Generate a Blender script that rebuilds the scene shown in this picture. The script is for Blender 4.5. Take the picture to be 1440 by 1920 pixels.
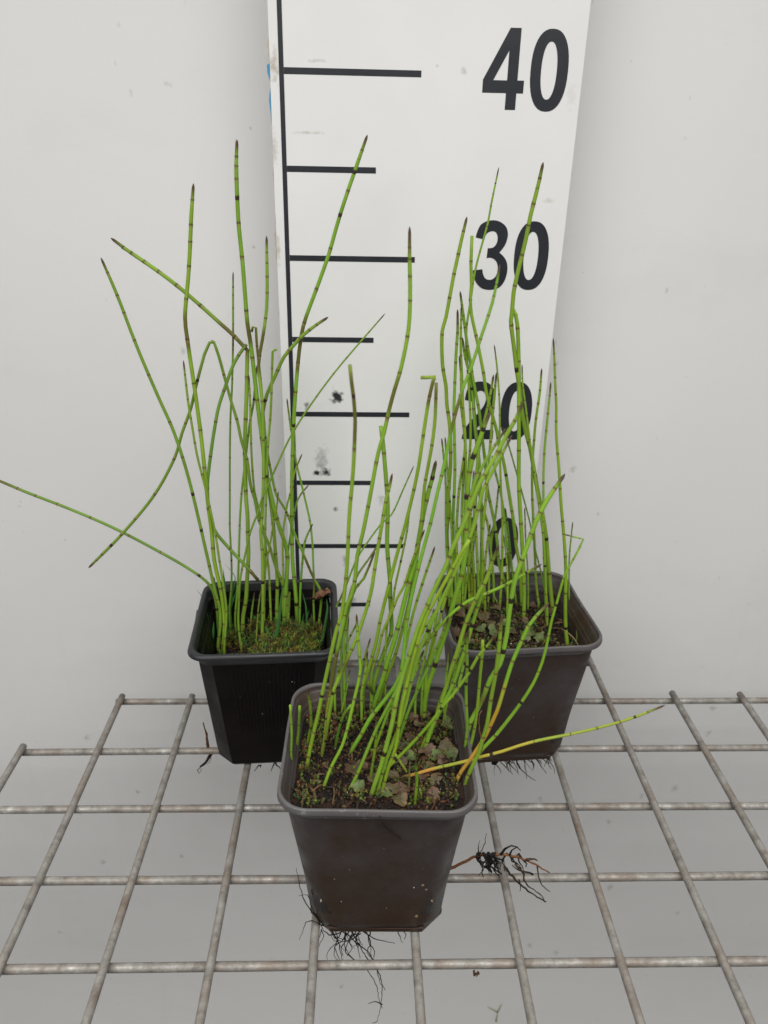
import bpy, bmesh, math, random
from mathutils import Vector, Matrix, noise

for o in list(bpy.data.objects):
    bpy.data.objects.remove(o, do_unlink=True)
scene = bpy.context.scene
COL = scene.collection
RNG = random.Random(11)

# ------------------------------------------------------------------ camera
# metres; the wire shelf is z = 0, long wires run along Y, cross wires along X
F_PX, PITCH, YAW, ROLL = 1461.42, 0.43159, 0.02774, 0.01348
CAM = Vector((-0.0258, -0.50055, 0.35715))
_f = Vector((math.sin(YAW) * math.cos(PITCH), math.cos(YAW) * math.cos(PITCH), -math.sin(PITCH)))
_r0 = Vector((math.cos(YAW), -math.sin(YAW), 0))
_u0 = _r0.cross(_f)
C_R = _r0 * math.cos(ROLL) + _u0 * math.sin(ROLL)
C_U = _u0 * math.cos(ROLL) - _r0 * math.sin(ROLL)
C_F = _f
cam_d = bpy.data.cameras.new('camera')
cam = bpy.data.objects.new('camera', cam_d)
COL.objects.link(cam)
cam_d.sensor_fit = 'VERTICAL'
cam_d.sensor_height = 36.0
cam_d.lens = F_PX / 1920 * 36.0
cam_d.clip_start = 0.01
cam_d.clip_end = 50
cam_d.dof.use_dof = True
cam_d.dof.focus_distance = 0.43
cam_d.dof.aperture_fstop = 15.0
cam.matrix_world = Matrix(((C_R.x, C_U.x, -C_F.x, CAM.x), (C_R.y, C_U.y, -C_F.y, CAM.y),
                           (C_R.z, C_U.z, -C_F.z, CAM.z), (0, 0, 0, 1)))
scene.camera = cam
scene.render.resolution_x, scene.render.resolution_y = 768, 1024

# ------------------------------------------------------------------ light: even overcast daylight from the glass roof above
world = bpy.data.worlds.new('World')
scene.world = world
world.use_nodes = True
bg = world.node_tree.nodes['Background']
bg.inputs['Color'].default_value = (0.96, 0.98, 1.0, 1)
bg.inputs['Strength'].default_value = 0.035
ld = bpy.data.lights.new('roof_light', 'AREA')
ld.shape = 'RECTANGLE'
ld.size, ld.size_y = 1.6, 0.9
ld.energy = 26.2
ld.color = (1.0, 0.985, 0.96)
lamp = bpy.data.objects.new('roof_light', ld)
COL.objects.link(lamp)
lamp.location = (-0.05, -0.87, 0.885)
lamp.rotation_euler = (0, 0, 0)
scene.view_settings.view_transform = 'Standard'
scene.view_settings.look = 'None'
scene.view_settings.exposure = 0.0
scene.view_settings.gamma = 1.0


# ------------------------------------------------------------------ pixel -> direction
def ray(px, py):
    return C_F * F_PX + C_R * (px - 720) + C_U * (960 - py)


def at_y(px, py, y):
    d = ray(px, py)
    return CAM + d * ((y - CAM.y) / d.y)


def at_z(px, py, z):
    d = ray(px, py)
    return CAM + d * ((z - CAM.z) / d.z)


def depth(p):
    return (p - CAM).dot(C_F)


# ------------------------------------------------------------------ object helpers
def tag(o, label=None, cat=None, group=None, kind=None):
    if label: o['label'] = label
    if cat: o['category'] = cat
    if group: o['group'] = group
    if kind: o['kind'] = kind
    return o


def empty(name, loc=(0, 0, 0), rz=0.0):
    o = bpy.data.objects.new(name, None)
    o.empty_display_size = 0.01
    COL.objects.link(o)
    o.location = loc
    o.rotation_euler = (0, 0, rz)
    return o


def link_mesh(name, me, mat, parent=None, world_coords=True):
    o = bpy.data.objects.new(name, me)
    COL.objects.link(o)
    if mat is not None and not me.materials:
        me.materials.append(mat)
    if parent is not None:
        o.parent = parent
        if world_coords:
            # mesh data are in world coordinates: undo the chain of parents
            m = Matrix.Identity(4)
            q = parent
            chain = []
            while q is not None:
                chain.append(q)
                q = q.parent
            for q in reversed(chain):
                m = m @ q.matrix_parent_inverse @ q.matrix_basis
            o.matrix_parent_inverse = m.inverted()
    return o


class MB:
    """collects vertices, faces, per-vertex colour and uv, and builds ONE mesh"""

    def __init__(self):
        self.v, self.f, self.c, self.uv = [], [], [], []

    def add(self, verts, faces, col=(1, 1, 1), cols=None, uvs=None):
        b = len(self.v)
        self.v += [tuple(p) for p in verts]
        self.f += [tuple(i + b for i in f) for f in faces]
        self.c += cols if cols else [tuple(col[:3]) + (1,)] * len(verts)
        self.uv += uvs if uvs else [(0, 0)] * len(verts)

    def tube(self, pts, rads, n=8, col=(1, 1, 1), cols=None, cap=True, tip=False):
        m = len(pts)
        if m < 2: return
        T = []
        for i in range(m):
            t = (pts[min(i + 1, m - 1)] - pts[max(i - 1, 0)])
            T.append(t.normalized() if t.length > 1e-9 else Vector((0, 0, 1)))
        a = Vector((0, 1, 0)) if abs(T[0].y) < 0.9 else Vector((1, 0, 0))
        N = (a - T[0] * a.dot(T[0])).normalized()
        vs, cs, uv = [], [], []
        ln = 0.0
        for i in range(m):
            if i:
                ln += (pts[i] - pts[i - 1]).length
                N = (N - T[i] * N.dot(T[i]))
                N = N.normalized() if N.length > 1e-6 else T[i].orthogonal().normalized()
            B = T[i].cross(N)
            r = rads[i] if not isinstance(rads, float) else rads
            for k in range(n):
                ang = 2 * math.pi * k / n
                vs.append(pts[i] + (N * math.cos(ang) + B * math.sin(ang)) * r)
                cs.append((tuple(cols[i][:3]) + (1,)) if cols else tuple(col[:3]) + (1,))
                uv.append((k / n, ln))
        fs = []
        for i in range(m - 1):
            for k in range(n):
                k2 = (k + 1) % n
                fs.append((i * n + k, i * n + k2, (i + 1) * n + k2, (i + 1) * n + k))
        if cap:
            fs.append(tuple(reversed(range(n))))
            fs.append(tuple((m - 1) * n + k for k in range(n)))
        self.add(vs, fs, cols=cs, uvs=uv)

    def mesh(self, name, smooth=True):
        me = bpy.data.meshes.new(name)
        me.from_pydata(self.v, [], self.f)
        ca = me.color_attributes.new('Col', 'FLOAT_COLOR', 'POINT')
        ca.data.foreach_set('color', [x for c in self.c for x in c])
        ul = me.uv_layers.new(name='UVMap')
        vi = [0] * len(me.loops)
        me.loops.foreach_get('vertex_index', vi)
        ul.data.foreach_set('uv', [x for i in vi for x in self.uv[i]])
        if smooth:
            me.polygons.foreach_set('use_smooth', [True] * len(me.polygons))
        me.update()
        return me

    def build(self, name, mat, parent=None, smooth=True):
        return link_mesh(name, self.mesh(name, smooth), mat, parent)


def catmull(P, step=0.004):
    """P: list of (Vector, extra tuple). centripetal-ish Catmull-Rom through the points"""
    out = []
    n = len(P)
    if n == 2:
        k = max(2, int((P[1][0] - P[0][0]).length / step))
        for i in range(k + 1):
            t = i / k
            out.append((P[0][0].lerp(P[1][0], t), [a + (b - a) * t for a, b in zip(P[0][1], P[1][1])]))
        return out
    for i in range(n - 1):
        p0, p1, p2, p3 = P[max(i - 1, 0)][0], P[i][0], P[i + 1][0], P[min(i + 2, n - 1)][0]
        if i == 0: p0 = p1 * 2 - p2
        if i == n - 2: p3 = p2 * 2 - p1
        d = max((p2 - p1).length, 1e-6)
        m1 = (p2 - p0) / max((p1 - p0).length + d, 1e-6) * d
        m2 = (p3 - p1) / max((p3 - p2).length + d, 1e-6) * d
        k = max(1, int(d / step))
        for j in range(k):
            t = j / k
            t2, t3 = t * t, t * t * t
            q = p1 * (2 * t3 - 3 * t2 + 1) + m1 * (t3 - 2 * t2 + t) + p2 * (-2 * t3 + 3 * t2) + m2 * (t3 - t2)
            out.append((q, [a + (b - a) * t for a, b in zip(P[i][1], P[i + 1][1])]))
    out.append((P[-1][0], list(P[-1][1])))
    return out


# ------------------------------------------------------------------ material helpers
class NT:
    def __init__(self, name):
        self.m = bpy.data.materials.new(name)
        self.m.use_nodes = True
        self.t = self.m.node_tree
        self.b = self.t.nodes['Principled BSDF']

    def n(self, typ, **kw):
        x = self.t.nodes.new(typ)
        for k, v in kw.items():
            if k.startswith('i_'):
                x.inputs[k[2:].replace('_', ' ')].default_value = v
            else:
                setattr(x, k, v)
        return x

    def l(self, a, b):
        self.t.links.new(a, b)

    def noise(self, vec, scale, detail=4, rough=0.55):
        x = self.n('ShaderNodeTexNoise')
        x.inputs['Scale'].default_value = scale
        x.inputs['Detail'].default_value = detail
        x.inputs['Roughness'].default_value = rough
        if vec is not None: self.l(vec, x.inputs['Vector'])
        return x.outputs['Fac']

    def ramp(self, fac, stops):
        x = self.n('ShaderNodeValToRGB')
        e = x.color_ramp.elements
        while len(e) < len(stops): e.new(0.5)
        for q, (p, c) in zip(e, stops):
            q.position = p
            q.color = (c, c, c, 1) if not isinstance(c, tuple) else tuple(c) + (1,)
        self.l(fac, x.inputs['Fac'])
        return x.outputs['Color']

    def mix(self, fac, a, b, mode='MIX'):
        x = self.n('ShaderNodeMix')
        x.data_type = 'RGBA'
        x.blend_type = mode
        for s, v in ((x.inputs[0], fac), (x.inputs[6], a), (x.inputs[7], b)):
            if isinstance(v, (int, float)):
                s.default_value = v
            elif isinstance(v, tuple):
                s.default_value = tuple(v) + (1,)
            else:
                self.l(v, s)
        return x.outputs[2]

    def math(self, op, a, b=0.0, clamp=False):
        x = self.n('ShaderNodeMath', operation=op)
        x.use_clamp = clamp
        for s, v in ((x.inputs[0], a), (x.inputs[1], b)):
            if isinstance(v, (int, float)):
                s.default_value = v
            else:
                self.l(v, s)
        return x.outputs[0]

    def obj(self):
        return self.n('ShaderNodeTexCoord').outputs['Object']

    def geo(self):
        return self.n('ShaderNodeNewGeometry').outputs['Position']

    def mapping(self, vec, scale=(1, 1, 1), loc=(0, 0, 0)):
        x = self.n('ShaderNodeMapping')
        x.inputs['Scale'].default_value = scale
        x.inputs['Location'].default_value = loc
        self.l(vec, x.inputs['Vector'])
        return x.outputs['Vector']

    def attr(self):
        x = self.n('ShaderNodeAttribute')
        x.attribute_name = 'Col'
        return x.outputs['Color']

    def bump(self, h, strength, dist=0.001):
        x = self.n('ShaderNodeBump')
        x.inputs['Strength'].default_value = strength
        x.inputs['Distance'].default_value = dist
        self.l(h, x.inputs['Height'])
        self.l(x.outputs['Normal'], self.b.inputs['Normal'])

    def spots(self, vec, base, spots, col, noise_scale=180):
        """stains with a shape of their own: (x, y, z, rx, ry, rz, strength)"""
        nz = self.n('ShaderNodeTexNoise')
        nz.inputs['Scale'].default_value = noise_scale
        nz.inputs['Detail'].default_value = 5
        self.l(vec, nz.inputs['Vector'])
        tot = None
        for (x, y, z, rx, ry, rz, s) in spots:
            mp = self.mapping(vec, (1 / rx, 1 / ry, 1 / rz), (-x / rx, -y / ry, -z / rz))
            ln = self.n('ShaderNodeVectorMath', operation='LENGTH')
            self.l(mp, ln.inputs[0])
            d = self.math('ADD', ln.outputs['Value'], self.math('MULTIPLY', self.math('SUBTRACT', nz.outputs['Fac'], 0.5), 2.6))
            k = self.math('MULTIPLY', self.math('SUBTRACT', 1.0, d, True), s * 1.5, True)
            tot = k if tot is None else self.math('MAXIMUM', tot, k)
        return self.mix(tot, base, col)


def set_p(m, rough=0.5, metal=0.0, spec=0.5, col=None):
    m.b.inputs['Roughness'].default_value = rough
    m.b.inputs['Metallic'].default_value = metal
    m.b.inputs['Specular IOR Level'].default_value = spec
    if col is not None:
        if isinstance(col, tuple):
            m.b.inputs['Base Color'].default_value = tuple(col) + (1,)
        else:
            m.l(col, m.b.inputs['Base Color'])


MAT = {}


WALL_Y, COVE_Z, COVE_R = 0.050, -0.56, 0.10
STAINS = [(1265, 1478, 2.6), (1203, 1493, 2.0), (1143, 1541, 2.0), (1328, 1375, 2.2), (1336, 1328, 2.4), (1013, 1498, 2.0), (1143, 1664, 2.6), (1271, 1712, 1.6), (1043, 1786, 2.4), (993, 1773, 2.0), (163, 1384, 2.2), (258, 1485, 1.6), (113, 1748, 1.6),
          (193, 1617, 2.0), (340, 1605, 1.6), (345, 658, 2.0), (443, 265, 1.2), (476, 463, 1.0), (1250, 545, 1.6), (1075, 880, 2.4), (470, 240, 1.0), (640, 1850, 1.8), (1180, 1860, 2.0)]


def mat_backdrop():
    m = NT('white_backdrop')
    p = m.geo()
    big = m.ramp(m.noise(p, 3.0, 5), [(0.3, (0.735, 0.732, 0.722)), (0.7, (0.775, 0.772, 0.765))])
    streak = m.ramp(m.noise(m.mapping(p, (30, 30, 3.5)), 1.0, 6, 0.65), [(0.60, 0.0), (0.80, 1.0)])
    c = m.mix(m.math('MULTIPLY', streak, 0.10), big, (0.48, 0.44, 0.40))
    # flecks of dirt, few and of different sizes
    for sc, th, k in ((16, 0.035, 0.6), (42, 0.07, 0.6), (24, 0.035, 0.8), (70, 0.08, 0.5)):
        v = m.n('ShaderNodeTexVoronoi')
        v.inputs['Scale'].default_value = sc
        w = m.n('ShaderNodeVectorMath', operation='ADD')
        nn = m.n('ShaderNodeTexNoise')
        nn.inputs['Scale'].default_value = 140
        m.l(p, nn.inputs['Vector'])
        sc2 = m.n('ShaderNodeVectorMath', operation='SCALE')
        sc2.inputs['Scale'].default_value = 0.006
        m.l(nn.outputs['Color'], sc2.inputs[0])
        m.l(m.mapping(p, (1, 1, 0.7)), w.inputs[0])
        m.l(sc2.outputs[0], w.inputs[1])
        m.l(w.outputs[0], v.inputs['Vector'])
        dot = m.ramp(v.outputs['Distance'], [(th * 0.35, 1.0), (th, 0.0)])
        sep = m.n('ShaderNodeSeparateColor')
        m.l(v.outputs['Color'], sep.inputs[0])
        sel = m.math('GREATER_THAN', sep.outputs[0], 0.72)
        c = m.mix(m.math('MULTIPLY', m.math('MULTIPLY', dot, sel), k * 0.36), c, (0.23, 0.20, 0.17))
    sm = m.ramp(m.noise(m.mapping(p, (5, 5, 9)), 1.0, 7, 0.68), [(0.52, 0.0), (0.75, 1.0)])
    c = m.mix(m.math('MULTIPLY', sm, 0.14), c, (0.50, 0.46, 0.42))
    sp = []
    for (px, py, r) in STAINS:
        q = at_y(px, py, WALL_Y)
        r *= .0011 * depth(q) / .6
        sp.append((q.x, q.y, q.z, r * 1.1, .1, r * 1.5, .24))
    c = m.spots(p, c, sp, (0.16, 0.14, 0.12), 300)
    set_p(m, 0.55, 0, 0.3, c)
    m.bump(m.noise(p, 260, 3), 0.12, 0.0006)
    return m.m


def mat_board():
    m = NT('white_board')
    o = m.obj()     # x along the board, z up, metres from the zero of the scale
    c = m.ramp(m.noise(o, 14, 6, 0.6), [(0.3, (0.755, 0.755, 0.75)), (0.7, (0.80, 0.80, 0.795))])
    streak = m.ramp(m.noise(m.mapping(o, (70, 70, 6)), 1.0, 6, 0.65), [(0.60, 0.0), (0.82, 1.0)])
    c = m.mix(m.math('MULTIPLY', streak, 0.10), c, (0.5, 0.48, 0.45))
    c = m.spots(o, c, [(.0277, 0, .2124, .0045, .05, .0055, 1.0), (.0130, 0, .1575, .0032, .05, .0026, .9), (.0185, 0, .1585, .0050, .05, .0036, .95),
                       (.0170, 0, .1665, .0055, .05, .0110, .35), (.0075, 0, .2060, .0024, .05, .0040, .5),
                       (.0260, 0, .1300, .0020, .05, .0022, .5), (.0330, 0, .0880, .0030, .05, .0060, .3), (.058, 0, .137, .003, .05, .004, .3), (.038, 0, .052, .003, .05, .007, .35)],
                (0.035, 0.035, 0.04), 260)
    c = m.spots(o, c, [(.100, 0, .402, .0018, .05, .0026, .35), (.085, 0, .404, .0012, .05, .0012, .3), (.018, 0, .4050, .0060, .05, .0012, .35),
                       (.012, 0, .3690, .0110, .05, .0010, .35), (-.006, 0, .402, .0040, .05, .0090, .5), (-.0075, 0, .36, .0022, .05, .010, .4),
                       (.162, 0, .39, .0030, .05, .0080, .12), (.155, 0, .335, .0040, .05, .0020, .3), (-.0075, 0, .305, .0018, .05, .010, .4)], (0.42, 0.36, 0.28), 320)
    set_p(m, 0.65, 0, 0.15, c)
    m.bump(m.noise(o, 420, 2), 0.06, 0.0005)
    return m.m


def mat_ink():
    m = NT('black_print')
    o = m.obj()
    c = m.ramp(m.noise(o, 60, 6, 0.65), [(0.35, (0.019, 0.021, 0.027)), (0.7, (0.029, 0.031, 0.038))])
    set_p(m, 0.45, 0, 0.4, c)
    return m.m


def mat_wire(name, seed):
    m = NT(name)
    o = m.mapping(m.geo(), (1, 1, 1), (seed, seed * .3, 0))
    a = m.noise(o, 150, 5, 0.65)
    c = m.ramp(a, [(0.28, (0.15, 0.135, 0.115)), (0.45, (0.245, 0.23, 0.208)), (0.60, (0.32, 0.31, 0.285)), (0.76, (0.50, 0.49, 0.47) if seed else (0.38, 0.37, 0.35))])
    rust = m.ramp(m.noise(m.mapping(m.geo(), (1, 1, 1), (seed * 2, 3.3, 0)), 42, 5, 0.6), [(0.47, 0.0), (0.62, 1.0)])
    c = m.mix(m.math('MULTIPLY', rust, 0.42), c, (0.21, 0.145, 0.105))
    set_p(m, 0.5, 0.25, 0.4, c)
    m.l(m.ramp(a, [(0.3, 0.7), (0.75, 0.38)]), m.b.inputs['Roughness'])
    m.bump(m.noise(o, 420, 4, 0.6), 0.45, 0.0007)
    return m.m


def mat_pot(name, base, light, dirt, dirt_amt, spec=0.35):
    m = NT(name)
    p = m.geo()
    c = m.ramp(m.noise(m.mapping(p, (1, 1, .45)), 26, 6, 0.6), [(0.3, base), (0.75, light)])
    d = m.ramp(m.noise(p, 30, 7, 0.62), [(0.36, 0.0), (0.66, 1.0)])
    c = m.mix(m.math('MULTIPLY', d, dirt_amt), c, dirt)
    sc = m.ramp(m.noise(m.mapping(p, (90, 90, 240)), 1.0, 4, 0.6), [(0.66, 0.0), (0.74, 1.0)])
    c = m.mix(m.math('MULTIPLY', sc, 0.10), c, tuple(min(1, x * 2.6) for x in light))
    if 'worn' in name:
        wr = m.ramp(m.noise(p, 240, 5, 0.65), [(0.60, 0.0), (0.70, 1.0)])
        c = m.mix(m.math('MULTIPLY', wr, 0.55), c, tuple(min(1, x * 2.4) for x in light))
    sp = m.ramp(m.noise(p, 620, 2, 0.5), [(0.755, 0.0), (0.775, 1.0)])
    c = m.mix(m.math('MULTIPLY', sp, 0.75), c, (0.36, 0.31, 0.25))
    zz = m.n('ShaderNodeSeparateXYZ')
    m.l(p, zz.inputs[0])
    mud = m.math('MULTIPLY', m.ramp(m.math('ADD', m.math('MULTIPLY', zz.outputs['Z'], -9.0), m.math('ADD', m.noise(p, 34, 6, 0.6), 0.30)), [(0.25, 0.0), (0.70, 1.0)]), dirt_amt * 0.9)
    c = m.mix(mud, c, dirt)
    set_p(m, 0.5, 0, spec, c)
    m.l(m.ramp(m.noise(p, 60, 5), [(0.3, 0.36), (0.7, 0.62)]), m.b.inputs['Roughness'])
    m.bump(m.noise(p, 700, 3), 0.10, 0.0004)
    return m.m


def mat_stem():
    m = NT('horsetail_stem')
    uvn = m.n('ShaderNodeUVMap')
    sp = m.n('ShaderNodeSeparateXYZ')
    m.l(uvn.outputs['UV'], sp.inputs[0])
    rib = m.math('SINE', m.math('MULTIPLY', sp.outputs['X'], 2 * math.pi * 12))
    p = m.geo()
    var = m.ramp(m.noise(p, 55, 4, 0.6), [(0.25, 0.80), (0.75, 1.18)])
    c = m.mix(1.0, m.attr(), var, 'MULTIPLY')
    stripe = m.math('MULTIPLY', m.math('ADD', rib, 1.0), 0.09)
    c = m.mix(stripe, c, (0.08, 0.17, 0.015))
    speck = m.ramp(m.noise(p, 520, 3, 0.6), [(0.70, 0.0), (0.78, 1.0)])
    c = m.mix(m.math('MULTIPLY', speck, 0.5), c, (0.07, 0.05, 0.02))
    set_p(m, 0.48, 0, 0.3, c)
    m.b.inputs['Subsurface Weight'].default_value = 0.0
    m.bump(rib, 0.35, 0.0003)
    return m.m


def mat_attr(name, rough=0.7, spec=0.3, var=(0.75, 1.25), scale=300, bump=0.0, bscale=600, bdist=0.0006):
    m = NT(name)
    p = m.geo()
    v = m.ramp(m.noise(p, scale, 4, 0.6), [(0.25, var[0]), (0.75, var[1])])
    set_p(m, rough, 0, spec, m.mix(1.0, m.attr(), v, 'MULTIPLY'))
    if bump: m.bump(m.noise(p, bscale, 4, 0.6), bump, bdist)
    return m.m


MAT['backdrop'] = mat_backdrop()
MAT['board'] = mat_board()
MAT['ink'] = mat_ink()
MAT['wire_a'] = mat_wire('galvanised_long_wire', 0.0)
MAT['wire_b'] = mat_wire('galvanised_cross_wire', 1.7)
MAT['pot_taupe'] = mat_pot('taupe_plastic', (0.046, 0.039, 0.040), (0.066, 0.057, 0.059), (0.034, 0.018, 0.009), 0.9)
MAT['rim_taupe'] = mat_pot('worn_taupe_rim', (0.085, 0.079, 0.083), (0.125, 0.118, 0.122), (0.075, 0.062, 0.052), 0.4, 0.5)
MAT['pot_black'] = mat_pot('black_plastic', (0.0035, 0.0035, 0.004), (0.006, 0.0055, 0.006), (0.008, 0.005, 0.004), 0.6, 0.2)
MAT['rim_black'] = mat_pot('worn_black_rim', (0.011, 0.012, 0.015), (0.021, 0.022, 0.027), (0.035, 0.033, 0.031), 0.25, 0.5)
MAT['stem'] = mat_stem()
MAT['sheath'] = mat_attr('node_sheath', 0.6, 0.3, (0.7, 1.3), 900)
MAT['soil'] = mat_attr('potting_soil', 0.7, 0.3, (0.4, 1.6), 420, 1.0, 900, 0.002)
MAT['crumb'] = mat_attr('soil_crumb', 0.62, 0.3, (0.5, 1.3), 900, 0.6, 1500, 0.0006)
MAT['moss'] = mat_attr('moss', 0.6, 0.35, (0.7, 1.3), 500)
MAT['lobe'] = mat_attr('liverwort_lobe', 0.5, 0.4, (0.5, 1.45), 260, 0.6, 1400, 0.0006)
MAT['grass'] = mat_attr('grass_blade', 0.5, 0.4, (0.85, 1.15), 200)
MAT['root'] = mat_attr('fine_root', 0.7, 0.3, (0.6, 1.4), 700)
MAT['dry'] = mat_attr('dry_leaf', 0.8, 0.2, (0.6, 1.4), 500, 0.6, 900)
MAT['tape'] = mat_attr('torn_tape', 0.45, 0.4, (0.9, 1.1), 300)


# ------------------------------------------------------------------ setting: white backdrop, sweeping forward far below the shelf


def build_backdrop():
    prof = [(WALL_Y, 1.1), (WALL_Y, 0.5), (WALL_Y, 0.2), (WALL_Y, COVE_Z)]
    for i in range(1, 17):
        a = math.pi / 2 * i / 16
        prof.append((WALL_Y - COVE_R * (1 - math.cos(a)), COVE_Z - COVE_R * math.sin(a)))
    prof.append((-0.30, COVE_Z - COVE_R))
    mb = MB()
    xs = [-2.6, -0.6, -0.3, 0, 0.3, 0.6, 2.6]
    vs = [(x, y, z) for (y, z) in prof for x in xs]
    n = len(xs)
    fs = [(i * n + k, i * n + k + 1, (i + 1) * n + k + 1, (i + 1) * n + k) for i in range(len(prof) - 1) for k in range(n - 1)]
    mb.add(vs, fs)
    o = mb.build('backdrop', MAT['backdrop'])
    tag(o, 'plain white scuffed backdrop behind and below the wire shelf', 'backdrop', kind='structure')


build_backdrop()


def backdrop_hit(px, py):
    d = ray(px, py).normalized()
    t = 0.3
    while t < 3:
        p = CAM + d * t
        if p.z > COVE_Z:
            inside = p.y < WALL_Y
        else:
            cy = WALL_Y - COVE_R
            inside = (p.y < cy and p.z > COVE_Z - COVE_R) or (p.y >= cy and math.hypot(p.y - cy, p.z - COVE_Z) < COVE_R)
        if not inside: return p - d * 0.002
        t += 0.002
    return p


# ------------------------------------------------------------------ wire shelf
WR = 0.00225
S = 0.05


def wire(pts, r, mat, parent, seed):
    mb = MB()
    P = []
    rr = random.Random(seed)
    a, b = pts
    n = max(8, int((b - a).length / 0.012))
    ph = rr.random() * 9
    for i in range(n + 1):
        t = i / n
        p = a.lerp(b, t)
        w = Vector((math.sin(t * 5 + ph), math.sin(t * 4 + ph * 2), math.sin(t * 6 + ph * 3))) * 0.0005
        P.append(p + w)
    rad = [r * (1 + 0.05 * noise.noise(Vector((i * 1.7, seed * 3.1, 0)))) for i in range(n + 1)]
    mb.tube(P, rad, 10)
    return mb.build('wire', mat, parent)


shelf = empty('wire_shelf', (0, -0.2, 0))
tag(shelf, 'galvanised welded wire grid shelf under the three pots', 'shelf')
# long wires lie on top of the cross wires; (grid index, y of the far end)
LONG = {-2: -0.145, -1: -0.145, 0: -0.095, 1: -0.095, 2: -0.044, 3: -0.044, 4: 0.001, 5: 0.001, 6: 0.001, 7: 0.001, 8: 0.001, 9: 0.001, 10: -0.0435, 11: -0.0435, 12: -0.0435, 13: -0.0435}
for i, y1 in LONG.items():
    x = S * (i - 6)
    wire((Vector((x, -0.47, 0)), Vector((x, y1 + 0.001, 0))), WR, MAT['wire_a'], shelf, i + 20)
CROSS = {0: (-0.103, 0.153), 1: (-0.2035, 0.43), 2: (-0.2535, 0.43), 3: (-0.42, 0.43), 4: (-0.42, 0.43), 5: (-0.42, 0.43), 6: (-0.42, 0.43), 7: (-0.42, 0.43)}
for j, (x0, x1) in CROSS.items():
    y = CAM.y + (-S * j - CAM.y) * (CAM.z + 2 * WR) / CAM.z - (0.006 if j == 0 else 0)
    wire((Vector((x0, y, -1.93 * WR)), Vector((x1, y, -1.93 * WR))), WR * 1.02, MAT['wire_b'], shelf, j + 60)

# ------------------------------------------------------------------ measuring board
RO = Vector((-0.07316, 0.00439, -0.00173))
_ya, _ti, _rr = 0.01453, -0.019, -0.00668
_ex = Vector((math.cos(_ya), math.sin(_ya), 0))
_nn = Vector((-math.sin(_ya), math.cos(_ya), 0))
_ez = Vector((0, 0, 1)) * math.cos(_ti) + _nn * math.sin(_ti)
R_X = _ex * math.cos(_rr) + _ez * math.sin(_rr)
R_Z = _ez * math.cos(_rr) - _ex * math.sin(_rr)
R_N = R_X.cross(R_Z)   # towards the camera side is -Y
if R_N.y > 0: R_N = -R_N
gauge = empty('measuring_board', RO)
gauge.matrix_basis = Matrix(((R_X.x, -R_N.x, R_Z.x, RO.x), (R_X.y, -R_N.y, R_Z.y, RO.y), (R_X.z, -R_N.z, R_Z.z, RO.z), (0, 0, 0, 1)))
tag(gauge, 'tall white height gauge board with black centimetre scale behind the pots', 'ruler')


def flat(name, outline, holes, y0, y1, mat, parent, bevel=0.0):
    """a plate in board coordinates (x, z) between depths y0 (front) and y1 (back)"""
    cu = bpy.data.curves.new(name, 'CURVE')
    cu.dimensions = '2D'
    cu.fill_mode = 'BOTH'
    for loop in [outline] + holes:
        s = cu.splines.new('POLY')
        s.points.add(len(loop) - 1)
        for q, (a, b) in zip(s.points, loop): q.co = (a, b, 0, 1)
        s.use_cyclic_u = True
    tmp = bpy.data.objects.new(name, cu)
    COL.objects.link(tmp)
    dg = bpy.context.evaluated_depsgraph_get()
    dg.update()
    me = bpy.data.meshes.new_from_object(tmp.evaluated_get(dg))
    bpy.data.objects.remove(tmp, do_unlink=True)
    bm = bmesh.new()
    bm.from_mesh(me)
    bmesh.ops.remove_doubles(bm, verts=bm.verts, dist=1e-6)
    for v in bm.verts: v.co = Vector((v.co.x, y0, v.co.y))
    if abs(y1 - y0) > 1e-6:
        g = bmesh.ops.extrude_face_region(bm, geom=bm.faces[:])
        for v in [e for e in g['geom'] if isinstance(e, bmesh.types.BMVert)]: v.co.y = y1
    bmesh.ops.recalc_face_normals(bm, faces=bm.faces)
    bm.to_mesh(me)
    bm.free()
    me.materials.clear()
    me.materials.append(mat)
    o = bpy.data.objects.new(name, me)
    COL.objects.link(o)
    o.parent = parent
    return o


def rect(x0, x1, z0, z1):
    return [(x0, z0), (x1, z0), (x1, z1), (x0, z1)]


def smooth_loop(P, sharp=(), k=4):
    n = len(P)
    out = []
    for i in range(n):
        p0, p1, p2, p3 = P[(i - 1) % n], P[i], P[(i + 1) % n], P[(i + 2) % n]
        if i in sharp: p0 = p1
        if (i + 1) % n in sharp: p3 = p2
        for j in range(k):
            t = j / k
            q = []
            for a in range(2):
                m1 = (p2[a] - p0[a]) * .5
                m2 = (p3[a] - p1[a]) * .5
                q.append(p1[a] * (2 * t**3 - 3 * t * t + 1) + m1 * (t**3 - 2 * t * t + t) + p2[a] * (-2 * t**3 + 3 * t * t) + m2 * (t**3 - t * t))
            out.append(tuple(q))
    return out


B_OUT = []
for k in range(30):   # slightly nibbled left edge, straight elsewhere
    z = -0.001 + 0.52 * k / 29
    B_OUT.append((-0.0083 + 0.0002 * noise.noise(Vector((z * 90, 0, 0))), z))
B_OUT += [(0.1672, 0.519), (0.1670, 0.25), (0.1668, -0.001)]
flat('board', B_OUT, [], 0.0, 0.0032, MAT['board'], gauge)
flat('scale_bar', rect(-0.0033, -0.0007, 0.0, 0.5185), [], -0.0003, -0.00005, MAT['ink'], gauge)
for h in range(5, 55, 5):
    if h > 50: continue
    L = 0.0760 if h % 10 == 0 else 0.0513
    flat('tick_mark', rect(-0.0006, L, h / 100 - 0.0016, h / 100 + 0.0016), [], -0.0003, -0.00005, MAT['ink'], gauge)


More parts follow.
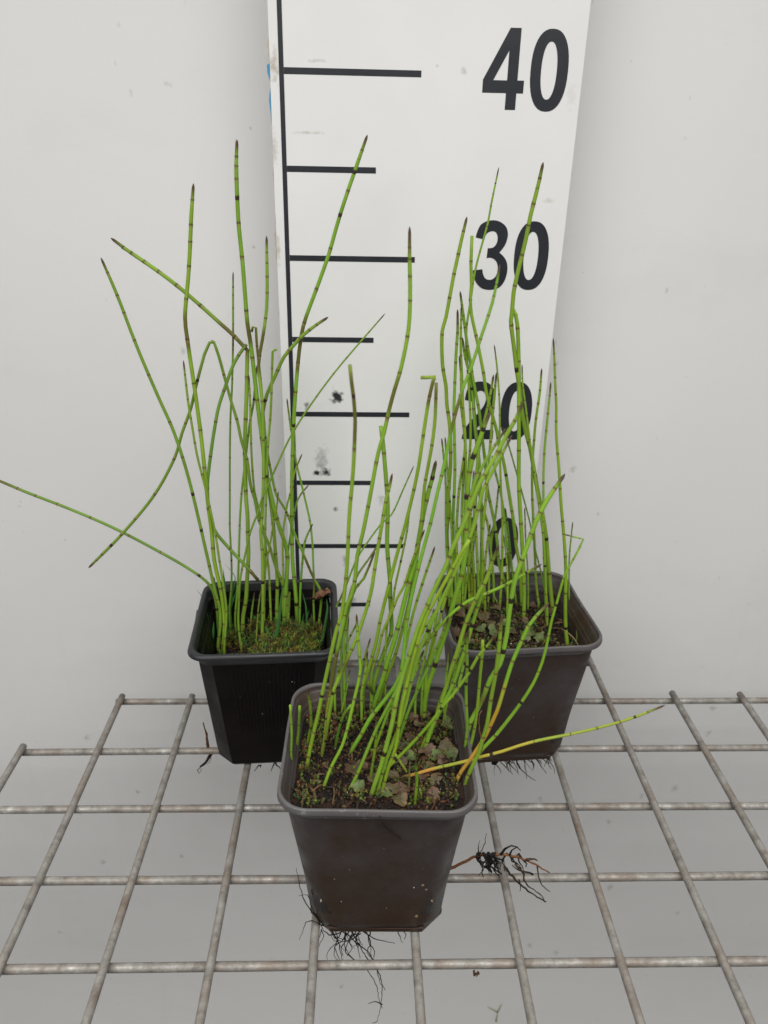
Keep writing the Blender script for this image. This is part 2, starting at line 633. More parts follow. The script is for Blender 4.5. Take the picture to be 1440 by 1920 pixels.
def ell(cx, cz, rx, rz, pw=2.35, n=40):
    out = []
    for i in range(n):
        a = 2 * math.pi * i / n
        c, s = math.cos(a), math.sin(a)
        out.append((cx + rx * math.copysign(abs(c) ** (2 / pw), c), cz + rz * math.copysign(abs(s) ** (2 / pw), s)))
    return out


def mm(P, dz=0.0, dx=0.0):
    return [((a + dx) / 1000, (b + dz) / 1000) for a, b in P]


D4 = mm([(124.4, 423.2), (130.4, 423.2), (130.4, 397.9), (134.2, 397.9), (134.2, 391.6), (130.4, 391.6), (130.4, 383.2), (124.5, 383.2), (124.5, 391.6), (110.9, 391.6), (110.9, 398.0)])
D4H = mm([(124.6, 412.6), (124.6, 397.8), (116.7, 397.8)])
P3 = [(112.8, 313.7), (113.5, 317.0), (115.1, 320.6), (117.8, 322.6), (121.5, 323.6), (125.3, 323.4), (128.6, 322.0), (131.1, 319.7), (132.3, 316.4), (132.2, 313.1), (131.0, 309.2), (128.0, 305.0), (130.6, 303.0), (132.8, 300.0), (133.8, 296.3), (133.7, 292.2), (132.5, 287.8), (130.2, 284.6), (127.4, 283.2), (123.5, 282.6), (119.5, 283.2), (116.5, 285.1), (114.3, 287.9), (112.9, 291.3), (112.4, 294.2), (118.2, 295.0), (118.9, 292.0), (120.4, 289.6), (122.4, 288.7), (124.7, 288.9), (126.8, 290.6), (127.8, 293.4), (127.8, 296.5), (126.8, 299.3), (124.9, 301.2), (122.6, 302.0), (120.4, 301.7), (120.7, 307.5), (123.3, 307.7), (125.2, 309.1), (126.2, 311.5), (126.2, 314.2), (125.3, 316.4), (123.6, 317.4), (121.7, 317.3), (119.8, 316.4), (118.6, 314.6), (118.0, 312.6)]
D3 = smooth_loop(mm(P3), sharp=(0, 11, 24, 25, 36, 37, 47), k=3)
P2 = [(0.02, 0.69), (0.05, .82), (.14, .93), (.3, .99), (.5, 1.005), (.72, .98), (.9, .88), (.975, .73), (.95, .6), (.86, .47), (.72, .35), (.55, .25), (.42, .165), (1.0, .165), (1.0, 0.0), (0.0, 0.0), (.03, .10), (.12, .22), (.26, .33), (.45, .45), (.6, .56), (.67, .65), (.68, .74), (.62, .82), (.5, .85), (.38, .82), (.31, .74), (.3, .66)]
D2 = smooth_loop([((112.4 + 21.3 * a) / 1000, (183.0 + 40.2 * b) / 1000) for a, b in P2], sharp=(0, 12, 13, 14, 15, 27), k=3)
D1 = mm([(120.5, 83.0), (127.0, 83.0), (127.0, 123.2), (122.2, 123.2), (120.4, 119.2), (117.4, 116.4), (113.8, 114.8), (113.8, 108.6), (117.6, 110.0), (120.5, 112.2)])
for digit, out, holes in (('numeral_four', D4, [D4H]), ('numeral_three', D3, []), ('numeral_two', D2, []), ('numeral_one', D1, [])):
    flat(digit, out, holes, -0.0003, -0.00005, MAT['ink'], gauge)
for c in (403, 303.2, 203, 103):
    o_ = ell(.1480, c / 1000, .0106, .0203)
    i_ = ell(.1478, c / 1000, .0045, .0143, 2.2)
    flat('numeral_zero', o_, [i_], -0.0003, -0.00005, MAT['ink'], gauge)
# torn tape remains on the left edge
mb = MB()
tp = [(-.0081, .4035), (-.0101, .4025), (-.0099, .3985), (-.0086, .3945), (-.0082, .3925), (-.0092, .3885), (-.0096, .3850), (-.0091, .3800), (-.0086, .3730), (-.0081, .3690)]
n_ = len(tp)
mb.add([(a, .0012, b) for a, b in tp] + [(a, .0024, b) for a, b in tp],
       [tuple(range(n_)), tuple(reversed(range(n_, 2 * n_)))] + [(i, i + n_, (i + 1) % n_ + n_, (i + 1) % n_) for i in range(n_)], (0.075, 0.30, 0.50))
me = mb.mesh('torn_tape', False)
o = bpy.data.objects.new('torn_tape', me); COL.objects.link(o); me.materials.append(MAT['tape']); o.parent = gauge
o['label'] = 'torn scrap of blue tape on the left edge'
for (z0, z1, wd) in ((.4035, .4165, .0022), (.338, .352, .0013), (.292, .326, .0016), (.262, .270, .0008)):
    mb = MB()
    L, Rr = [], []
    for k in range(9):
        z = z0 + (z1 - z0) * k / 8
        L.append((-.0082 - wd * (0.45 + 0.55 * abs(noise.noise(Vector((z * 400, 1, 0))) * 1.7)) * math.sin(math.pi * (k + .4) / 8.8), z))
        Rr.append((-.0081, z))
    tp = L + Rr[::-1]
    n_ = len(tp)
    mb.add([(a, .0010, b) for a, b in tp] + [(a, .0026, b) for a, b in tp],
           [tuple(range(n_)), tuple(reversed(range(n_, 2 * n_)))] + [(i, i + n_, (i + 1) % n_ + n_, (i + 1) % n_) for i in range(n_)], (0.50, 0.44, 0.36))
    me = mb.mesh('tape_residue', False)
    o = bpy.data.objects.new('tape_residue', me); COL.objects.link(o); me.materials.append(MAT['tape']); o.parent = gauge


# ------------------------------------------------------------------ pots
def section(half, r, z, ns=6, nc=8, chamfer=False, rib=None, dyf=0.0):
    """closed loop of a rounded (or chamfered) square, counter-clockwise, starting at +x side"""
    pts = []
    h = half - r
    cs = [(1, 1), (-1, 1), (-1, -1), (1, -1)]
    for q in range(4):
        sx, sy = cs[q]
        a0 = q * math.pi / 2
        for k in range(nc + 1):
            a = a0 + math.pi / 2 * k / nc
            if chamfer:
                t = k / nc
                p0 = (math.cos(a0), math.sin(a0))
                p1 = (math.cos(a0 + math.pi / 2), math.sin(a0 + math.pi / 2))
                pts.append((sx * h + r * (p0[0] * (1 - t) + p1[0] * t), sy * h + r * (p0[1] * (1 - t) + p1[1] * t), z))
            else:
                pts.append((sx * h + r * math.cos(a), sy * h + r * math.sin(a), z))
        nx, ny = cs[(q + 1) % 4]
        a = a0 + math.pi / 2
        p0 = (sx * h + r * math.cos(a), sy * h + r * math.sin(a))
        p1 = (nx * h + r * math.cos(a), ny * h + r * math.sin(a))
        for k in range(1, ns):
            t = k / ns
            off = rib(t) if rib else 0.0
            pts.append((p0[0] + (p1[0] - p0[0]) * t + math.cos(a) * off, p0[1] + (p1[1] - p0[1]) * t + math.sin(a) * off, z))
    return pts


def loft(mb, loops, cap_start=False, cap_end=False, col=(1, 1, 1)):
    n = len(loops[0])
    vs = [p for L in loops for p in L]
    fs = []
    for i in range(len(loops) - 1):
        for k in range(n):
            k2 = (k + 1) % n
            fs.append((i * n + k, i * n + k2, (i + 1) * n + k2, (i + 1) * n + k))
    if cap_start: fs.append(tuple(reversed(range(n))))
    if cap_end: fs.append(tuple((len(loops) - 1) * n + k for k in range(n)))
    mb.add(vs, fs, col)


def put(mb, name, mat, parent, smooth=True):
    """mesh in the parent's local coordinates"""
    me = mb.mesh(name, smooth)
    return link_mesh(name, me, mat, parent, world_coords=False)


def wob(L, amp, sc, seed):
    out = []
    for (x, y, z) in L:
        v = noise.noise_vector(Vector((x * sc, y * sc, z * sc + seed)))
        out.append((x + v.x * amp, y + v.y * amp, z + v.z * amp))
    return out


Z0 = WR + 0.0001
POTS = {}


def taupe_pot(key, cx, cy, yaw, H, W, label, seed, soil_drop):
    root = empty('plant_pot', (cx, cy, Z0), yaw)
    tag(root, label, 'plant pot', 'pots standing on the wire shelf')
    h = W / 2
    H = H - Z0
    mb = MB()
    out = [section(.0326, .0150, .0018), section(.0337, .0152, .0026), section(.0342, .0145, .0065), section(.0345, .0138, .013)]
    for t in (0.2, 0.4, 0.6, 0.8, 1.0):
        out.append(section(.0344 + (h - .0036 - .0344) * t, .0138 + .0002 * t, .015 + (H - .0085 - .015) * t))
    inn = [section(h - .0019, .0135, H - .0013), section(h - .0031, .0134, H - .0036), section(h - .0036, .0134, H - .0040), section(h - .0042, .0130, H - .0070), section(h - .0052, .0128, H - .0078)]
    inn += [section(h - .0056 - (h - .0056 - .0345) * t, .0125, H - .0082 - (H - .0082 - .014) * t) for t in (0, .25, .5, .75, 1)]
    loft(mb, [wob(L, .00035, 28, seed) for L in out + inn], True, True)
    put(mb, 'wall', MAT['pot_taupe'], root)
    mb = MB()
    rim = [section(h - .0030, .0140, H - .0076), section(h - .0022, .0140, H - .0040), section(h - .0006, .0142, H - .0037), section(h - .0001, .0142, H - .0034), section(h, .0142, H - .0028), section(h - .0002, .0142, H - .0007),
           section(h - .0004, .0141, H - .0002), section(h - .0007, .0140, H), section(h - .0015, .0138, H - .0001), section(h - .0018, .0136, H - .0005), section(h - .0020, .0135, H - .0016)]
    loft(mb, [wob(L, .0005, 30, seed + 5) for L in rim])
    put(mb, 'rim', MAT['rim_taupe'], root)
    mb = MB()   # moulded ledge just under the rim, inside
    led = [section(h - .0041, .0131, H - .0110), section(h - .0047, .0129, H - .0102), section(h - .0056, .0127, H - .0100), section(h - .0064, .0126, H - .0104), section(h - .0066, .0125, H - .0140)]
    loft(mb, led)
    put(mb, 'stacking_ledge', MAT['pot_taupe'], root)
    mb = MB()
    loft(mb, [section(.0335, .0105, 0.0, chamfer=True), section(.0337, .0105, .0026, chamfer=True), section(.0325, .0105, .0042, chamfer=True)], True, True)
    put(mb, 'foot', MAT['pot_taupe'], root, False)
    POTS[key] = dict(root=root, c=Vector((cx, cy)), yaw=yaw, H=H + Z0, half=h - .0068, soil=H + Z0 - soil_drop, rc=.012)
    return root


def black_pot(key, cx, cy, yaw, H, W, label, seed, soil_drop):
    root = empty('plant_pot', (cx, cy, Z0), yaw)
    tag(root, label, 'plant pot', 'pots standing on the wire shelf')
    h = W / 2
    H = H - Z0

    def rib(t):
        if t < .14 or t > .86: return 0.0
        return 0.00030 * (1 if int(t * 96) % 4 < 2 else -1)
    mb = MB()
    out = [section(.0316, .0088, 0.0, 96, 4, True), section(.0334, .0092, .0022, 96, 4, True), section(.0340, .0094, .0070, 96, 4, True)]
    nz = 9
    for k in range(nz + 1):
        t = k / nz
        out.append(section(.0343 + (h - .0048 - .0343) * t, .0094, .0100 + (H - .0090 - .0100) * t, 96, 4, True, rib if 3 <= k < nz else None))
    loft(mb, out, True, False)
    inn = [section(h - .0052, .0100, H - .0060, 96, 4, True), section(h - .0056, .0098, H - .0120, 96, 4, True), section(h - .0066, .0095, H - .0126, 96, 4, True)] + \
          [section(h - .0068 - (h - .0068 - .033) * t, .009, H - .0130 - (H - .0130 - .012) * t, 96, 4, True) for t in (0, .3, .6, 1)]
    loft(mb, inn, False, True)
    put(mb, 'wall', MAT['pot_black'], root, False)
    mb = MB()
    rim = []
    for k in range(13):    # rolled lip
        a = math.radians(-100 + 270 * k / 12)
        rim.append(section(h - .0019 + .0019 * math.cos(a), .0105, H - .0021 + .0021 * math.sin(a)))
    rim.append(section(h - .0046, .0100, H - .0064))
    loft(mb, [section(h - .0046, .0102, H - .0094), section(h - .0040, .0102, H - .0062), section(h - .0024, .0104, H - .0050)] + [wob(L, .0004, 30, seed) for L in rim])
    put(mb, 'rim', MAT['rim_black'], root)
    mb = MB()   # chipped flap of plastic hanging off the left of the rim
    fl = [(-h - .0004, -.006, H - .004), (-h - .0010, .012, H - .003), (-h - .0030, .010, H - .012), (-h - .0030, .002, H - .018), (-h - .0046, -.002, H - .021), (-h - .0020, -.005, H - .012)]
    n = len(fl)
    mb.add(fl + [(x + .0008, y, z) for x, y, z in fl], [tuple(range(n)), tuple(reversed(range(n, 2 * n)))] + [(i, i + n, (i + 1) % n + n, (i + 1) % n) for i in range(n)])
    put(mb, 'broken_flap', MAT['rim_black'], root, False)
    POTS[key] = dict(root=root, c=Vector((cx, cy)), yaw=yaw, H=H + Z0, half=h - .0078, soil=H + Z0 - soil_drop, rc=.009)
    return root


taupe_pot('F', -0.0190, -0.2001, -0.0171, 0.0955, 0.0918, 'grey-brown square plastic pot standing nearest, in front of the other two pots', 1.0, 0.0125)
black_pot('L', -0.0866, -0.0822, 0.056, 0.0940, 0.0887, 'black ribbed square plastic pot with chamfered corners, left of the others', 4.0, 0.033)
taupe_pot('R', 0.0688, -0.0798, 0.0712, 0.0971, 0.0918, 'grey-brown square plastic pot at the back right in front of the gauge board', 7.0, 0.0215)


def local(key, x, y):
    P = POTS[key]
    d = Vector((x, y)) - P['c']
    c, s = math.cos(-P['yaw']), math.sin(-P['yaw'])
    return c * d.x - s * d.y, s * d.x + c * d.y


def globl(key, lx, ly, z):
    P = POTS[key]
    c, s = math.cos(P['yaw']), math.sin(P['yaw'])
    return Vector((P['c'].x + c * lx - s * ly, P['c'].y + s * lx + c * ly, z))


def half_at(key, z):
    """inner half width of the pot at height z"""
    P = POTS[key]
    return max(0.030, P['half'] - (P['H'] - z) * 0.115 + 0.0012)


def soil_z(key, lx, ly):
    P = POTS[key]
    v = Vector((lx * 38, ly * 38, P['H'] * 90))
    z = P['soil'] + 0.0042 * noise.noise(v) + 0.0016 * noise.noise(v * 4.3)
    if key == 'L': z += 0.006 * math.exp(-((lx - .014) ** 2 + (ly - .004) ** 2) / .0007) - 0.004 * (lx < -.01) * min(1, (-.01 - lx) / .01)
    if key == 'F': z += 0.0035 * (ly / .04) * -1 + 0.001
    if key == 'R': z += 0.003 * noise.noise(v * 1.9)
    return z


def rand_in(key, rr, m=0.001):
    P = POTS[key]
    while True:
        h = half_at(key, P['soil']) - m
        lx, ly = rr.uniform(-h, h), rr.uniform(-h, h)
        r = P['rc']
        if abs(lx) > h - r and abs(ly) > h - r and math.hypot(abs(lx) - h + r, abs(ly) - h + r) > r: continue
        return lx, ly


def soil_col(p, rr, key):
    n = noise.noise(p * 130)
    a = (0.010, 0.006, 0.004) if n < 0.1 else (0.026, 0.012, 0.006)
    k = rr.uniform(0.7, 1.3)
    return tuple(x * k for x in a)


def build_soil(key, label):
    P = POTS[key]
    rr = random.Random(ord(key))
    h = half_at(key, P['soil']) + 0.0014
    N = 72
    mb = MB()
    vs, cs, idx = [], [], {}
    r = P['rc']
    for i in range(N + 1):
        for j in range(N + 1):
            u, v = (i / N * 2 - 1), (j / N * 2 - 1)
            lx, ly = u * h, v * h
            ax, ay = abs(lx) - (h - r), abs(ly) - (h - r)
            if ax > 0 and ay > 0:
                d = math.hypot(ax, ay)
                m_ = max(ax, ay)
                s_ = m_ / d if d > 0 else 1
                lx = math.copysign(h - r + ax * s_, lx)
                ly = math.copysign(h - r + ay * s_, ly)
            z = soil_z(key, lx, ly) + 0.0011 * noise.noise(Vector((lx * 700, ly * 700, 2))) + 0.0008 * noise.noise(Vector((lx * 1500, ly * 1500, 5)))
            p = globl(key, lx, ly, z)
            idx[i, j] = len(vs)
            vs.append(p)
            cs.append(soil_col(p, rr, key) + (1,))
    fs = [(idx[i, j], idx[i + 1, j], idx[i + 1, j + 1], idx[i, j + 1]) for i in range(N) for j in range(N)]
    mb.add(vs, fs, cols=cs)
    root = mb.build('potting_soil', MAT['soil'])
    tag(root, label, 'soil', 'soil filling the pots')
    # crumbs, bark bits and grains of perlite lying on it
    mb = MB()
    ico = bmesh.new()
    bmesh.ops.create_icosphere(ico, subdivisions=1, radius=1)
    iv = [v.co.copy() for v in ico.verts]
    fi = [tuple(v.index for v in f.verts) for f in ico.faces]
    ico.free()
    for k in range(1500):
        lx, ly = rand_in(key, rr)
        s = rr.uniform(.0004, .0013) * (1.6 if rr.random() < .08 else 1)
        p = globl(key, lx, ly, soil_z(key, lx, ly) + s * .4)
        e = Matrix.Rotation(rr.random() * 6.28, 3, Vector((rr.random() - .5, rr.random() - .5, rr.random() - .5)).normalized())
        sc = Vector((rr.uniform(.6, 1.7), rr.uniform(.6, 1.2), rr.uniform(.4, .9)))
        t = rr.random()
        if t < .012: c = (0.55, 0.53, 0.48); s *= .6
        elif t < .24: c = (0.070, 0.028, 0.012)
        elif t < .27: c = (0.09, 0.055, 0.028)
        else: c = (0.016, 0.009, 0.006)
        mb.add([p + e @ Vector((v.x * sc.x, v.y * sc.y, v.z * sc.z)) * (s * rr.uniform(.75, 1.25)) for v in iv], fi, c)
    for k in range(150):   # bark and stalk splinters
        lx, ly = rand_in(key, rr)
        p = globl(key, lx, ly, soil_z(key, lx, ly) + .0008)
        a = rr.random() * 6.28
        d = Vector((math.cos(a), math.sin(a), rr.uniform(-.15, .25))) * rr.uniform(.0015, .006)
        c = rr.choice([(0.07, 0.032, 0.014), (0.045, 0.021, 0.010), (0.12, 0.075, 0.036), (0.03, 0.016, 0.009), (0.022, 0.012, 0.007)])
        mb.tube([p - d, p + Vector((0, 0, .0006)), p + d], [.0003, rr.uniform(.0003, .0007), .0002], 5, c)
    o = mb.build('soil_crumbs', MAT['crumb'], root)
    tag(o, kind='stuff')


build_soil('F', 'dark brown crumbly potting soil filling the nearest pot')
build_soil('L', 'dark mossy potting soil sunk deep in the black pot')
build_soil('R', 'dark brown potting soil in the back right pot')


# ------------------------------------------------------------------ moss, liverwort, grass
def build_moss(key, n, dens, cols, hgt, label):
    rr = random.Random(ord(key) + 7)
    mb = MB()
    k = 0
    tries = 0
    while k < n and tries < n * 12:
        tries += 1
        lx, ly = rand_in(key, rr)
        d = dens(lx, ly) + 0.75 * noise.noise(Vector((lx * 95, ly * 95, 3.3)))
        if rr.random() > d: continue
        k += 1
        p = globl(key, lx, ly, soil_z(key, lx, ly))
        c = rr.choice(cols)
        c = tuple(x * rr.uniform(.5, 1.5) for x in c)
        hh = hgt * rr.uniform(.35, 1.2) * (1 + .6 * noise.noise(Vector((lx * 140, ly * 140, 8.1))))
        a0 = rr.random() * 6.28
        lean = Vector((math.cos(a0), math.sin(a0), 0)) * hh * rr.uniform(.1, .7)
        top = p + lean + Vector((0, 0, hh))
        w = rr.uniform(.00022, .00045)
        # a shoot: stalk plus whorls of tiny pointed leaves
        for q in range(5):
            t = .25 + .75 * q / 4
            b = p.lerp(top, t)
            for s_ in range(3):
                a = a0 + s_ * 2.09 + q * 1.1
                out = Vector((math.cos(a), math.sin(a), rr.uniform(.2, .9))) * hh * rr.uniform(.22, .42)
                sd = Vector((-math.sin(a), math.cos(a), 0)) * w
                f = .75 + .5 * t
                cc = tuple(x * f for x in c)
                mb.add([b - sd, b + sd, b + out], [(0, 1, 2)], cc)
    o = mb.build('moss', MAT['moss'], None, False)
    tag(o, label, 'moss', kind='stuff')


build_moss('F', 1150, lambda x, y: .08 + .5 * math.exp(-((x - .027) ** 2 + (y - .006) ** 2) / .0006) + .5 * math.exp(-((x + .027) ** 2 + (y - .034) ** 2) / .0004) + .25 * (x < -.028),
           [(.07, .085, .014), (.10, .105, .018), (.045, .04, .012), (.08, .06, .016)], .0026, 'olive green moss growing over the soil of the nearest pot')
build_moss('L', 2300, lambda x, y: .02 + .70 * math.exp(-((x - .012) ** 2 + (y + .006) ** 2) / .0011) + .3 * (y < -.02),
           [(.070, .100, .010), (.105, .125, .014), (.085, .080, .014), (.03, .05, .007), (.03, .025, .007)], .0062, 'thick yellow green moss cushion in the black pot')
build_moss('R', 900, lambda x, y: .12 + .5 * math.exp(-((x + .022) ** 2 + (y + .028) ** 2) / .0004),
           [(.07, .10, .018), (.09, .10, .02), (.05, .05, .015)], .0028, 'sparse green moss growing on the soil of the back right pot')


def lobe_mesh(i, size):
    rr = random.Random(500 + i)
    n = 30
    nl = rr.choice([3, 4, 5])
    ph = rr.random() * 6
    mb = MB()
    vs = [(0, 0, 0)]
    for ring, fr in ((1, .35), (2, .7), (3, 1.0)):
        for k in range(n):
            a = 2 * math.pi * k / n
            r = size * fr * (1 + .55 * fr * noise.noise(Vector((math.cos(a) * 1.3, math.sin(a) * 1.3, ph * 5))) + .22 * fr * noise.noise(Vector((math.cos(a) * 3.5, math.sin(a) * 3.5, ph * 9))))
            z = size * (.10 * fr + .25 * fr * fr * math.sin(a * 2 + ph) + .22 * fr * noise.noise(Vector((math.cos(a) * 2.5, math.sin(a) * 2.5, ph * 3))))
            vs.append((r * math.cos(a), r * math.sin(a) * .85, z))
    fs = [(0, 1 + k, 1 + (k + 1) % n) for k in range(n)]
    for ring in range(2):
        b, c = 1 + ring * n, 1 + (ring + 1) * n
        fs += [(b + k, c + k, c + (k + 1) % n, b + (k + 1) % n) for k in range(n)]
    return vs, fs


def build_liverwort(key, spots, label):
    P = POTS[key]
    rr = random.Random(ord(key) + 31)
    root = empty('liverwort', globl(key, 0, 0, P['soil']))
    tag(root, label, 'liverwort')
    for i, (px, py, size, c) in enumerate(spots):
        w = at_z(px, py, P['soil'] + .002)
        lx, ly = local(key, w.x, w.y)
        h = half_at(key, P['soil']) - size * .6
        lx, ly = max(-h, min(h, lx)), max(-h, min(h, ly))
        p = globl(key, lx, ly, soil_z(key, lx, ly) + .0016 + .0008 * rr.random())
        size *= .86
        vs, fs = lobe_mesh(i * 7 + ord(key), size)
        R_ = Matrix.Rotation(rr.random() * 6.28, 3, 'Z')
        T_ = Matrix.Rotation(rr.uniform(-.1, .45), 3, 'X') @ Matrix.Rotation(rr.uniform(-.3, .3), 3, 'Y')
        mb = MB()
        cs = []
        for k, v in enumerate(vs):
            e = math.hypot(v[0], v[1]) / size
            f = 1.0 + .18 * e
            q = (c[0] * f + .03 * e * e, c[1] * f, c[2] * f)
            cs.append(q + (1,))
        mb.add([p + T_ @ (R_ @ Vector(v)) for v in vs], fs, cols=cs)
        mb.build('thallus_lobe', MAT['lobe'], root)


GRN, PINK, TAN, DGR = (.080, .115, .038), (.072, .047, .027), (.066, .058, .026), (.045, .072, .020)
build_liverwort('F', [(672, 1492, .0042, GRN), (664, 1455, .0045, TAN), (655, 1452, .0032, PINK), (678, 1450, .0036, PINK), (720, 1502, .0046, GRN), (735, 1492, .0040, TAN), (752, 1488, .0048, PINK), (748, 1508, .0042, TAN),
                      (770, 1372, .0036, PINK), (785, 1352, .0032, TAN), (762, 1395, .0044, DGR), (748, 1398, .0038, TAN), (775, 1335, .0036, PINK), (798, 1330, .0030, TAN), (770, 1420, .0046, GRN), (752, 1430, .0040, TAN),
                      (800, 1412, .0050, PINK), (818, 1418, .0046, GRN), (835, 1405, .0044, TAN), (845, 1425, .0042, DGR), (830, 1435, .0036, PINK), (808, 1448, .0046, TAN), (790, 1462, .0038, PINK), (815, 1475, .0036, TAN),
                      (812, 1500, .0044, PINK), (838, 1360, .0036, DGR), (852, 1345, .0032, GRN), (735, 1465, .0034, TAN), (700, 1470, .0030, PINK), (722, 1440, .0034, DGR)],
                'patches of grey green and tan liverwort lobes on the soil of the nearest pot')
build_liverwort('R', [(862, 1150, .0050, PINK), (855, 1180, .0048, PINK), (876, 1165, .0046, TAN), (870, 1195, .0042, PINK), (888, 1145, .0050, PINK), (905, 1158, .0052, TAN), (900, 1178, .0046, GRN), (918, 1170, .0044, TAN),
                      (925, 1182, .0054, GRN), (945, 1172, .0052, GRN), (960, 1162, .0040, TAN), (990, 1160, .0046, TAN), (1000, 1178, .0056, GRN), (1012, 1190, .0046, GRN), (985, 1190, .0040, GRN), (960, 1185, .0044, TAN), (878, 1128, .0044, PINK),
                      (930, 1145, .0044, TAN), (885, 1205, .0040, TAN), (865, 1135, .0040, PINK), (1000, 1130, .0034, PINK), (1030, 1145, .0036, PINK)],
                'broad pale green and pinkish liverwort lobes in the back right pot')


def blade(pts, key, w, col, parent, y0=None):
    P = POTS[key]
    b = at_z(pts[0][0], pts[0][1], P['soil'] + .001)
    lx, ly = local(key, b.x, b.y)
    h = half_at(key, P['soil']) - .001
    lx, ly = max(-h, min(h, lx)), max(-h, min(h, ly))
    y = globl(key, lx, ly, 0).y if y0 is None else y0
    Q = [at_y(a, c, y) for a, c in pts]
    if y0 is None:
        zs = soil_z(key, lx, ly) - .002
        if Q[0].z > zs: Q = [Vector((Q[0].x, y, zs))] + Q
    C = catmull([(q, (0,)) for q in Q], .003)
    mb = MB()
    vs, fs, cs = [], [], []
    n = len(C)
    for i, (q, _) in enumerate(C):
        t = i / (n - 1)
        ww = w * (1 - t ** 3) * .5 + .00005
        s = Vector((1, .25, 0)) * ww
        fold = Vector((0, -1, .1)) * ww * .5
        vs += [q - s, q + fold, q + s]
        cs += [tuple(x * (0.8 + .3 * t) for x in col) + (1,)] * 3
        if i:
            b_ = (i - 1) * 3
            fs += [(b_, b_ + 1, b_ + 4, b_ + 3), (b_ + 1, b_ + 2, b_ + 5, b_ + 4)]
    mb.add(vs, fs, cols=cs)
    return mb.build('blade', MAT['grass'], parent)


GL = empty('grass_tuft', globl('L', -.01, -.01, POTS['L']['soil']))
tag(GL, 'scattered thin dark green grass blades growing in the black pot', 'grass')
for pts, w in (([(513, 1218), (521, 1175), (527, 1126), (531, 1091)], .0018), ([(510, 1216), (505, 1195), (498, 1173)], .0018), ([(601, 1216), (609, 1175), (614, 1140), (612, 1122)], .0016),
               ([(391, 1214), (389, 1180), (389, 1150)], .0022), ([(395, 1214), (399, 1190), (401, 1165)], .0018), ([(428, 1152), (436, 1128), (443, 1107)], .0018), ([(424, 1150), (431, 1132), (438, 1117)], .0018),
               ([(432, 1140), (436, 1110), (441, 1082), (431, 1068), (422, 1058)], .0008), ([(388, 1150), (381, 1122), (368, 1105)], .0008), ([(426, 1187), (432, 1178), (438, 1169)], .0016),
               ([(574, 1140), (570, 1122), (566, 1109)], .0010), ([(541, 1181), (551, 1168), (560, 1152)], .0008), ([(420, 1130), (421, 1095), (418, 1066)], .0022), ([(560, 1190), (566, 1168), (570, 1150)], .0008), ([(578, 1180), (575, 1160), (580, 1144)], .0010)):
    blade(pts, 'L', w * 1.25, (.045, .150, .035), GL)
GRR = empty('grass_tuft', globl('R', .02, -.02, POTS['R']['soil']))
tag(GRR, 'few thin pale dried grass blades in the back right pot', 'grass')
for pts, w, c in (([(1085, 1212), (1072, 1192), (1050, 1177)], .0007, (.30, .25, .12)), ([(937, 1140), (930, 1124), (922, 1110)], .0010, (.14, .22, .06)), ([(1078, 1210), (1082, 1195), (1080, 1180)], .0014, (.10, .12, .03)), ([(905, 1205), (912, 1190), (922, 1182)], .0008, (.05, .13, .02))):
    blade(pts, 'R', w, c, GRR)

# ------------------------------------------------------------------ horsetails
GREEN = {'F': (.215, .410, .026), 'L': (.188, .355, .030), 'R': (.205, .395, .028)}
BROWN = (.115, .075, .022)
YELLOW = (.50, .30, .030)
LIME = (.27, .42, .05)


def mixc(a, b, t):
    return tuple(x + (y - x) * t for x, y in zip(a, b))


def sharp_curve(P):
    """P: list of (Vector, extras, sharp)"""
    segs, cur = [], []
    for q in P:
        cur.append((q[0], q[1]))
        if q[2] and len(cur) > 1:
            segs.append(cur)
            cur = [(q[0], q[1])]
    if len(cur) > 1: segs.append(cur)
    out = []
    for s in segs:
        c = catmull(s)
        out += c if not out else c[1:]
    return out


